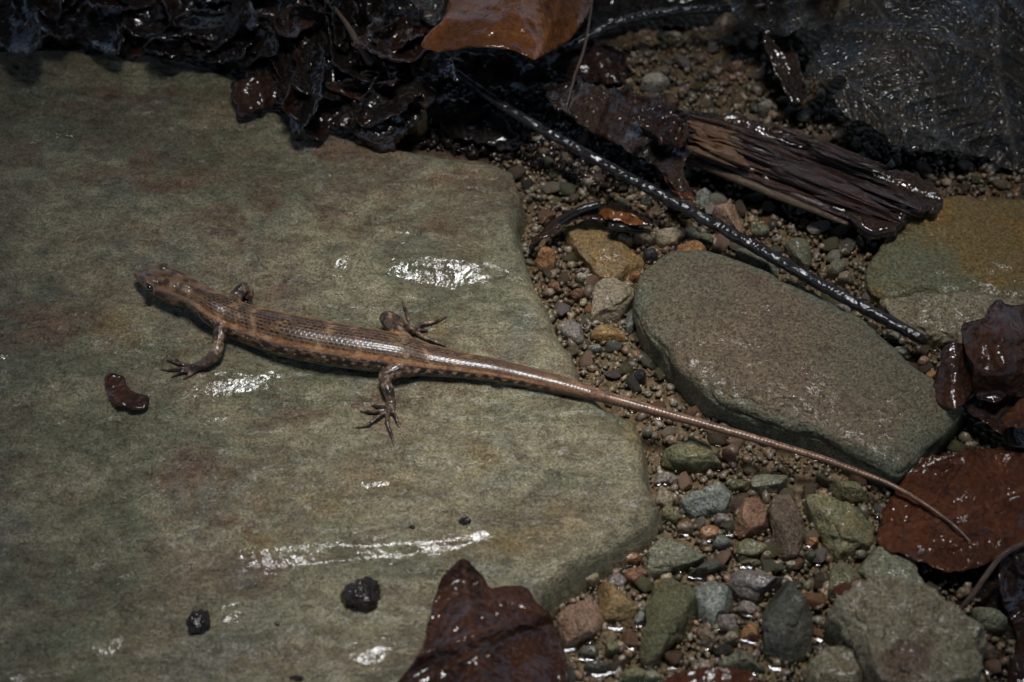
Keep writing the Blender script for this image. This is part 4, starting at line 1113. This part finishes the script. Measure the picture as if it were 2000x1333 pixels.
# ------------------------------------------------------------------ the lizard
def lizard():
    # centre line: pixel x, pixel y, half width px, height of centre above the slab (None: resting)
    ST = [(264, 532, 5, .040), (271, 535, 10, .041), (284, 540, 18, .043), (298, 544, 25, .046), (316, 550, 30.5, .048), (338, 559, 33, .050), (360, 569, 31, .049), (384, 581, 29, .048), (404, 593, 30, .046), (424, 606, 33, .044), (452, 621, 36, None),
          (504, 640, 39, None), (564, 656, 42, None), (635, 670, 42.5, None), (705, 681, 42, None), (775, 691, 38, None), (836, 704, 31, None), (896, 713, 25.5, None), (957, 722, 23, None), (1016, 734, 20.5, None),
          (1090, 751, 17.5, None), (1150, 767, 14, .018)]
    TA = [(1200, 781, 11.5, .128), (1335, 818, 9.2, .118), (1470, 856, 8.0, .108), (1605, 896, 6.8, .092), (1700, 931, 5.6, .080), (1745, 950, 5.0, .078), (1800, 981, 4.0, .083), (1860, 1024, 2.9, .086), (1896, 1059, 1.9, .082)]
    pts, ra, rb = [], [], []
    for i, (x, y, wpx, dz) in enumerate(ST):
        flat = .84 if i > 9 else np.interp(i, [0, 4, 9], [.62, .74, .82])
        a = wpx * PX / math.hypot(math.sin(R(ELEV)), flat * math.cos(R(ELEV))); b = a * flat
        pts.append(on_slab(x, y, dz if dz is not None else b * .92)[0]); ra.append(a); rb.append(b)
    for x, y, wpx, z in TA:
        pts.append(P(x, y, z)); ra.append(wpx * PX); rb.append(wpx * PX * .95)
    n = 420
    c = smooth_open(pts, n)
    tt = np.linspace(0, len(pts) - 1, n)
    ra = smooth_open(np.c_[ra, rb, rb], n)[:, :2]; ra, rb = ra[:, 0], ra[:, 1]
    ra = np.clip(ra, .0022, None); rb = np.clip(rb, .0022, None)
    parts = [tube(c, ra, rb, k=40)]
    tg, sg, ug = frames(c)
    # head: flattened crown, brows, jaw
    def at(i, a, k=1.0):      # point on the surface: station index in ST units, angle from the back (positive: near side)
        j = int(round(i * (n - 1) / (len(pts) - 1)))
        nr = sg[j] if sg[j][1] < 0 else -sg[j]
        return c[j] + nr * ra[j] * math.sin(R(a)) * k + ug[j] * rb[j] * math.cos(R(a)) * k, j
    def blob(p, r, sx=1.0, j=0):
        bm = bmesh.new(); bmesh.ops.create_icosphere(bm, subdivisions=3, radius=r)
        v = np.array([q.co[:] for q in bm.verts]); f = [tuple(q.index for q in h.verts) for h in bm.faces]; bm.free()
        al = v @ tg[j]
        return v + np.outer(al * (sx - 1), tg[j]) + p, f
    for s in (1, -1):
        p, j = at(3.75, 44 * s, .80); parts.append(blob(p, .0135, 1.5, j))       # brow
        p, j = at(3.55, 66 * s, .84); parts.append(blob(p, .0100, 1.2, j))       # eye socket
        p, j = at(5.6, 104 * s, .72); parts.append(blob(p, .0150, 1.6, j))       # jaw muscle
    limbs = []
    def limb(px, rad, nn=26):
        p = np.array([on_slab(x, y, dz)[0] for x, y, dz in px])
        q = smooth_open(p, nn); r = np.interp(np.linspace(0, 1, nn), np.linspace(0, 1, len(rad)), rad)
        parts.append(tube(q, r, k=12)); limbs.append((q, r))
    T = .0040
    # near front leg and toes
    limb([(436, 622, .045), (430, 648, .046), (427, 670, .042), (420, 693, .032), (398, 711, .020), (374, 720, .010)], [.020, .0165, .0145, .0140, .0120, .0098])
    for q in ([(376, 719, .009), (352, 711, .009), (337, 706, .006), (324, 702, .003)], [(378, 717, .009), (360, 712, .009), (350, 707, .006), (343, 701, .003)],
              [(376, 721, .009), (352, 720, .009), (334, 722, .007), (314, 722, .003)], [(376, 724, .009), (358, 726, .008), (346, 731, .006), (334, 738, .003)], [(382, 724, .008), (372, 731, .006), (364, 737, .004), (358, 741, .003)]):
        limb(q, [T * 1.35, T, T * .85, T * .45], 16)
    # far front leg: elbow raised behind the back
    limb([(452, 600, .055), (462, 578, .060), (476, 564, .062), (484, 569, .052), (483, 584, .035), (476, 594, .016), (462, 592, .010)], [.016, .0155, .0150, .0150, .0130, .011, .009])
    for dx in (-14, -4, 8):
        limb([(463, 592, .010), (456 + dx * .5, 585, .008), (450 + dx, 580, .004)], [T * 1.2, T, T * .5], 10)
    # near hind leg and toes
    limb([(868, 706, .022), (842, 712, .028), (808, 719, .034), (776, 723, .036), (754, 733, .034), (753, 748, .030), (760, 768, .022), (763, 788, .014), (760, 803, .010)], [.012, .019, .0205, .0185, .0165, .0145, .0130, .0115, .0110], 44)
    for q in ([(757, 803, .010), (742, 812, .011), (722, 828, .008), (708, 833, .006), (693, 835, .003)], [(754, 801, .010), (738, 804, .010), (720, 805, .007), (703, 803, .003)],
              [(755, 798, .010), (745, 796, .010), (736, 794, .007), (726, 792, .003)], [(758, 806, .010), (756, 822, .011), (762, 842, .008), (767, 858, .006), (769, 872, .003)], [(765, 802, .010), (772, 812, .010), (776, 823, .007), (781, 835, .003)]):
        limb(q, [T * 1.5, T * 1.15, T * .95, T * .5], 18)
    # far hind leg and toes
    limb([(800, 680, .050), (778, 652, .052), (758, 630, .050), (752, 621, .048), (762, 619, .046), (780, 629, .034), (796, 641, .020), (808, 648, .010)], [.021, .019, .0155, .0135, .0130, .0120, .0105, .0100], 40)
    for q in ([(806, 646, .010), (801, 630, .011), (794, 610, .009), (789, 598, .006), (786, 589, .003)], [(810, 646, .010), (822, 634, .011), (842, 630, .009), (858, 625, .006), (872, 619, .003)],
              [(810, 648, .009), (830, 660, .008), (850, 668, .007), (870, 676, .003)], [(812, 646, .009), (826, 645, .008), (836, 646, .004)]):
        limb(q, [T * 1.5, T * 1.15, T * .95, T * .55], 18)
    V = []; F = []; o = 0
    for v, f in parts:
        V.append(v); F += [tuple(i + o for i in q) for q in f]; o += len(v)
    V = np.concatenate(V)
    tmp = link('tmp', mkmesh('tmp', V, F))
    bm = bmesh.new(); bm.from_mesh(tmp.data); bmesh.ops.recalc_face_normals(bm, faces=bm.faces); bm.to_mesh(tmp.data); bm.free()
    rm = tmp.modifiers.new('r', 'REMESH'); rm.mode = 'VOXEL'; rm.voxel_size = .00165
    sm = tmp.modifiers.new('s', 'SMOOTH'); sm.factor = .5; sm.iterations = 3
    ev = tmp.evaluated_get(bpy.context.evaluated_depsgraph_get())
    me = bpy.data.meshes.new_from_object(ev)
    bpy.data.objects.remove(tmp)
    nv = len(me.vertices)
    co = np.empty(nv * 3, np.float32); me.vertices.foreach_get('co', co); co = co.reshape(-1, 3).astype(float)
    no = np.empty(nv * 3, np.float32); me.vertices.foreach_get('normal', no); no = no.reshape(-1, 3).astype(float)
    def nearest(ctrs):
        kd = kdtree.KDTree(len(ctrs))
        for i, p in enumerate(ctrs): kd.insert(p, i)
        kd.balance()
        return np.array([kd.find(p)[1:] for p in co.tolist()])
    nb = nearest(c)
    bi = nb[:, 0].astype(int)
    rel = co - c[bi]
    sgn = np.where(sg[bi][:, 1] < 0, 1.0, -1.0)
    lat = (rel * sg[bi]).sum(1) * sgn; ver = (rel * ug[bi]).sum(1)
    ang = np.arctan2(lat / ra[bi], ver / rb[bi])          # 0 on the back, positive on the near side
    lc = np.concatenate([l[0] for l in limbs]); lr = np.concatenate([l[1] for l in limbs])
    nl = nearest(lc)
    rb_d = np.hypot(lat / ra[bi], ver / rb[bi])
    legness = sstep(1.02, 1.22, rb_d) * (nl[:, 1] < lr[nl[:, 0].astype(int)] * 1.9)
    arc = np.concatenate([[0], np.cumsum(np.linalg.norm(np.diff(c, axis=0), axis=1))])
    # refine arc position by the along-axis offset
    s = arc[bi] + (rel * tg[bi]).sum(1)
    tst = bi * (len(pts) - 1) / (n - 1)                   # station units
    deg = np.degrees(np.abs(ang))
    # scales: 26 rows round the body
    row = ang / (2 * np.pi) * 36 + .5
    ri = np.floor(row); fr_ = row - ri - .5
    sl_ = .0120
    colm = s / sl_ + .5 * (ri % 2)
    ci = np.floor(colm); fc = colm - ci
    h1_ = _hash(ri.astype(np.int64), ci.astype(np.int64), ri.astype(np.int64) * 0, 77) * .5 + .5
    head = sstep(8.2, 7.2, tst)
    body = (1 - legness)
    thick_ = np.clip(rb[bi] / .04, .1, 1)
    relief = (.00028 * (fc - .5) * (.5 + h1_) - .0003 * sstep(.34, .5, np.abs(fr_))) * body * (1 - head * .75) * thick_
    h1 = _hash(ri.astype(np.int64), ci.astype(np.int64), ri.astype(np.int64) * 0, 5) * .5 + .5
    h2 = _hash(ri.astype(np.int64), ci.astype(np.int64), ri.astype(np.int64) * 0 + 3, 9) * .5 + .5
    def mixc(a, b, t): return a + (np.asarray(b) - a) * t[:, None]
    p3 = np.stack([s * 60, ang * 6, s * 0], 1)
    nz = fbm(p3, .55, 3, 7); nz2 = fbm(p3, 1.6, 2, 8)
    col = np.tile(np.array([.135, .080, .046]), (nv, 1))
    back = sstep(50, 38, deg)
    # back: rows of dark dashes with pale flecks between
    col = mixc(col, [.098, .057, .034], back)
    dash = sstep(.40, .20, np.abs(fr_)) * sstep(.10, .3, fc) * sstep(1.0, .72, fc)
    vis = sstep(.05, .35, h1 + nz * .35)
    tail = sstep(16.5, 20.5, tst)
    dens = 1 - .75 * tail
    col = mixc(col, [.012, .009, .008], dash * vis * back * (1 - head) * dens * .95)
    fleck = sstep(.34, .46, np.abs(fr_)) * sstep(.55, .8, h2) * back * (1 - head)
    col = mixc(col, [.29, .20, .12], fleck * .75 * (1 - .4 * tail))
    # pale orange crossbars, broken
    bars = np.zeros(nv)
    for xb, wd in ((403, .010), (446, .012), (468, .008), (505, .010), (552, .011), (640, .012), (700, .007), (788, .014), (838, .010), (905, .009)):
        j = int(np.argmin(np.abs([q[0] for q in ST]))); 
        sb = np.interp(xb, [q[0] for q in ST], arc[(np.arange(len(ST)) * (n - 1) / (len(pts) - 1)).astype(int)])
        bars = np.maximum(bars, np.exp(-((s - sb + .012 * np.sin(ang * 3 + xb)) / wd) ** 2))
    barm = bars * sstep(62, 52, deg) * sstep(-.05, .3, nz2 + .12)
    col = mixc(col, [.36, .235, .135], barm * .60)
    # copper stripe along the upper flank
    stripe = np.exp(-((deg - 51) / 8.5) ** 2)
    col = mixc(col, [.400, .190, .082], stripe * (1 - head * .55) * (.30 + .70 * sstep(-.22, .25, nz2 + .6 * nz)))
    col = mixc(col, [.46, .310, .185], bars * stripe * .55)
    # flank: dark blotches, pale spots
    flank = sstep(57, 64, deg) * sstep(114, 100, deg)
    col = mixc(col, [.150, .080, .044], flank)
    col = mixc(col, [.190, .105, .058], flank * sstep(.0, .5, nz) * .7)
    bl = sstep(.50, .62, h1 * .55 + (fbm(p3, .9, 2, 31) * .5 + .5) * .6)
    col = mixc(col, [.014, .010, .009], flank * bl * .95 * (1 - sstep(19, 21, tst)))
    sp = sstep(.68, .74, h2) * sstep(1.0, .35, (fr_ / .36) ** 2 + ((fc - .5) / .42) ** 2) * flank
    col = mixc(col, [.36, .31, .24], sp * .85 * (1 - tail))
    for k, xs in enumerate(range(690, 1090, 24)):
        sb = np.interp(xs, [q[0] for q in ST], arc[(np.arange(len(ST)) * (n - 1) / (len(pts) - 1)).astype(int)])
        for (a0, cc, dx, r_) in ((72 + 3 * math.sin(k * 2.1), [.010, .008, .007], 0, .0085), (78, [.34, .28, .20], .014, .0055)):
            dd = np.hypot((s - sb - dx) / r_, (deg - a0) * np.pi / 180 * ra[bi] / (r_ * .9))
            col = mixc(col, cc, sstep(1.1, .6, dd) * (.95 if r_ > .006 else .6) * (ang > 0) * body)
    belly = sstep(96, 114, deg)
    col = mixc(col, [.180, .160, .130], belly * (1 - .35 * tail))
    col = mixc(col, [.085, .06, .045], belly * sstep(.1, .5, nz) * .5)
    # tail: copper above, brown below
    tl = sstep(18.5, 21.5, tst)
    col = mixc(col, [.270, .155, .090], tl * back * .75)
    col = mixc(col, [.130, .070, .042], tl * (1 - back) * .8)
    tn = fbm(np.stack([s * 70, ang * 2.2, s * 0], 1), 1.0, 3, 91)
    col = mixc(col, [.055, .030, .020], tl * sstep(.02, .35, tn) * .75)
    col = mixc(col, [.42, .27, .16], tl * back * sstep(.15, .45, -tn) * .5)
    ring = s / .0085; rf = ring - np.floor(ring)
    col = mixc(col, [.05, .03, .02], tl * sstep(.16, .04, np.minimum(rf, 1 - rf)) * .45)
    relief += .0005 * (rf - .5) * tl
    # head plates
    hp = fbm(np.stack([s * 60, ang * 3, s * 0], 1), 1.0, 3, 21)
    hc = mixc(np.tile(np.array([.150, .092, .052]), (nv, 1)), [.048, .030, .020], sstep(-.1, .35, hp))
    hc = mixc(hc, [.26, .165, .095], sstep(.25, .5, -hp) * .6)
    hc = mixc(hc, [.30, .19, .11], np.exp(-((deg - 50) / 8) ** 2) * sstep(3.9, 4.6, tst) * .7)
    lip = np.exp(-((deg - 112) / 7) ** 2) * sstep(6.5, 5.5, tst)
    bars_l = .5 + .5 * np.sin(s * 520)
    hc = mixc(hc, [.020, .014, .012], lip * sstep(.55, .8, bars_l)); hc = mixc(hc, [.33, .27, .20], lip * sstep(.4, .15, bars_l) * .7)
    hc = mixc(hc, [.15, .13, .105], sstep(122, 136, deg))
    relief -= .0013 * np.exp(-((deg - 106) / 3.0) ** 2) * sstep(6.0, 5.2, tst) * sstep(.3, .8, tst)      # mouth line
    hc = mixc(hc, [.02, .014, .01], np.exp(-((deg - 106) / 4.0) ** 2) * sstep(6.0, 5.2, tst) * .8)
    ear, j = at(6.7, 88)
    de = np.linalg.norm(co - ear, axis=1)
    relief -= .003 * np.exp(-(de / .0055) ** 2)
    for sgn_ in (1, -1):
        pe, j = at(3.5, 72 * sgn_, .98)
        de_ = np.linalg.norm(co - pe, axis=1)
        hc = mixc(hc, [.022, .015, .011], sstep(.0150, .0110, de_) * .85)
        hc = mixc(hc, [.36, .25, .15], np.exp(-((de_ - .0165) / .0022) ** 2) * .75)
    col = mixc(col, hc, head)
    col = mixc(col, np.array([.012, .009, .008]), np.exp(-(de / .005) ** 2) * .9)
    # head shields: shallow grooves
    pl = np.stack([s * 75, ang * 2.2, s * 0], 1)
    g1 = np.abs(fbm(pl, .8, 1, 71)); relief -= .0010 * np.exp(-(g1 / .05) ** 2) * head * sstep(60, 45, deg)
    # legs
    lp = co * 95
    ln = fbm(lp, .9, 2, 44)
    lc_ = mixc(np.tile(np.array([.085, .055, .038]), (nv, 1)), [.022, .015, .012], sstep(.05, .28, ln))
    lc_ = mixc(lc_, [.30, .215, .14], sstep(.22, .42, -ln) * .8)
    col = mixc(col, lc_, legness)
    relief += .0008 * vnoise(co * 170, 3) * legness
    co = co + no * relief[:, None]
    col = col * np.array([.93, .86, .80])
    base = np.array([co[:, 0].mean(), co[:, 1].mean(), SLAB_Z])
    me.vertices.foreach_set('co', (co - base).astype(np.float32).ravel())
    at_ = me.attributes.new('tint', 'FLOAT_COLOR', 'POINT'); at_.data.foreach_set('color', np.c_[np.clip(col, .004, 1), np.ones(nv)].astype(np.float32).ravel())
    me.polygons.foreach_set('use_smooth', np.ones(len(me.polygons), bool))
    me.materials.clear(); me.materials.append(skin_material()); me.name = 'lizard'; me.update()
    ob = link('lizard', me, loc=base)
    tag(ob, 'slender bronze-brown lizard with a very long tapering tail stretched over the slab', 'lizard')
    eyem = plain('black_eye', (.008, .006, .005), .06, 1.0)
    for s_ in (1, -1):
        p, j = at(3.5, 72 * s_, .98)
        bm = bmesh.new(); bmesh.ops.create_uvsphere(bm, u_segments=20, v_segments=14, radius=.0090)
        for v in bm.verts: v.co = Vector(np.array(v.co) + tg[j] * (np.array(v.co) @ tg[j]) * .25)
        em = bpy.data.meshes.new('eye'); bm.to_mesh(em); bm.free()
        em.polygons.foreach_set('use_smooth', np.ones(len(em.polygons), bool)); em.materials.append(eyem)
        link('eye', em, ob, p - base)
lizard()

# ------------------------------------------------------------------ the tree put in overhead, unseen: its crown and gap shape the pool of light
def added_tree():
    root = bpy.data.objects.new('overhanging_tree', None); COL.objects.link(root)
    root.location = (1.5, 11, 0)
    tag(root, 'broad leafy tree whose crown closes over the stream bank', 'added_tree')
    tr = smooth_open([(0, 0, -.2), (.05, 0, 3), (-.3, -.5, 7), (-.8, -3, 9.5), (-1.5, -8, 10.5)], 40)
    v, f = tube(tr, np.linspace(.9, .2, 40), k=14)
    link('added_trunk', mkmesh('added_trunk', v, f, plain('added_tree_bark', (.07, .05, .035), .85)), root)
    pool = P(930, 800, .1)
    H0 = 5.3
    ctr = pool + sd * (H0 / sd[2])
    r0 = np.random.default_rng(12)
    N0 = 8600
    rr = 11 * np.sqrt(r0.uniform(0, 1, N0)); th = r0.uniform(0, 2 * np.pi, N0)
    hz = H0 + r0.uniform(0, 1.6, N0)
    cen = np.stack([rr * np.cos(th), rr * np.sin(th)], 1)
    a = r0.uniform(0, 2 * np.pi, N0); ln = r0.uniform(.26, .42, N0); wd = ln * r0.uniform(.5, .65, N0)
    gap = .83 + .06 * np.sin(th * 3 + 1) + .30 * np.exp(-((th - .85) / .40) ** 2) - .06 * np.cos(th + np.pi)  # gap outline shaped to leave a bright middle and dim edges
    keep = rr > gap + ln * .6
    t1 = r0.uniform(-.35, .35, N0); t2 = r0.uniform(-.35, .35, N0)
    prof = np.array([(-1, 0), (-.5, .75), (.1, 1), (.65, .6), (1, 0), (.65, -.6), (.1, -1), (-.5, -.75)])
    V = []; 
    lx = prof[None, :, 0] * ln[:, None]; ly = prof[None, :, 1] * wd[:, None]
    X = lx * np.cos(a)[:, None] - ly * np.sin(a)[:, None]; Y = lx * np.sin(a)[:, None] + ly * np.cos(a)[:, None]
    Z = hz[:, None] + X * t1[:, None] + Y * t2[:, None]
    sh = (hz - H0)[:, None] / sd[2] * sd[None, :2]
    V = np.stack([X + (cen[:, 0] + sh[:, 0])[:, None] + ctr[0], Y + (cen[:, 1] + sh[:, 1])[:, None] + ctr[1], Z], -1)[keep]
    nl = len(V)
    F = np.arange(nl * 8).reshape(nl, 8)
    V = V.reshape(-1, 3) - np.array([1.5, 11, 0])
    N = NT('added_tree_leaf')
    N.P(Base_Color=(.05, .085, .025), Roughness=.55)
    o = link('crown', mkmesh('crown', V, F, N.m, smooth=False), root)  # leaf mass added out of view to block light around the gap
    tag(o, kind='stuff')
added_tree()
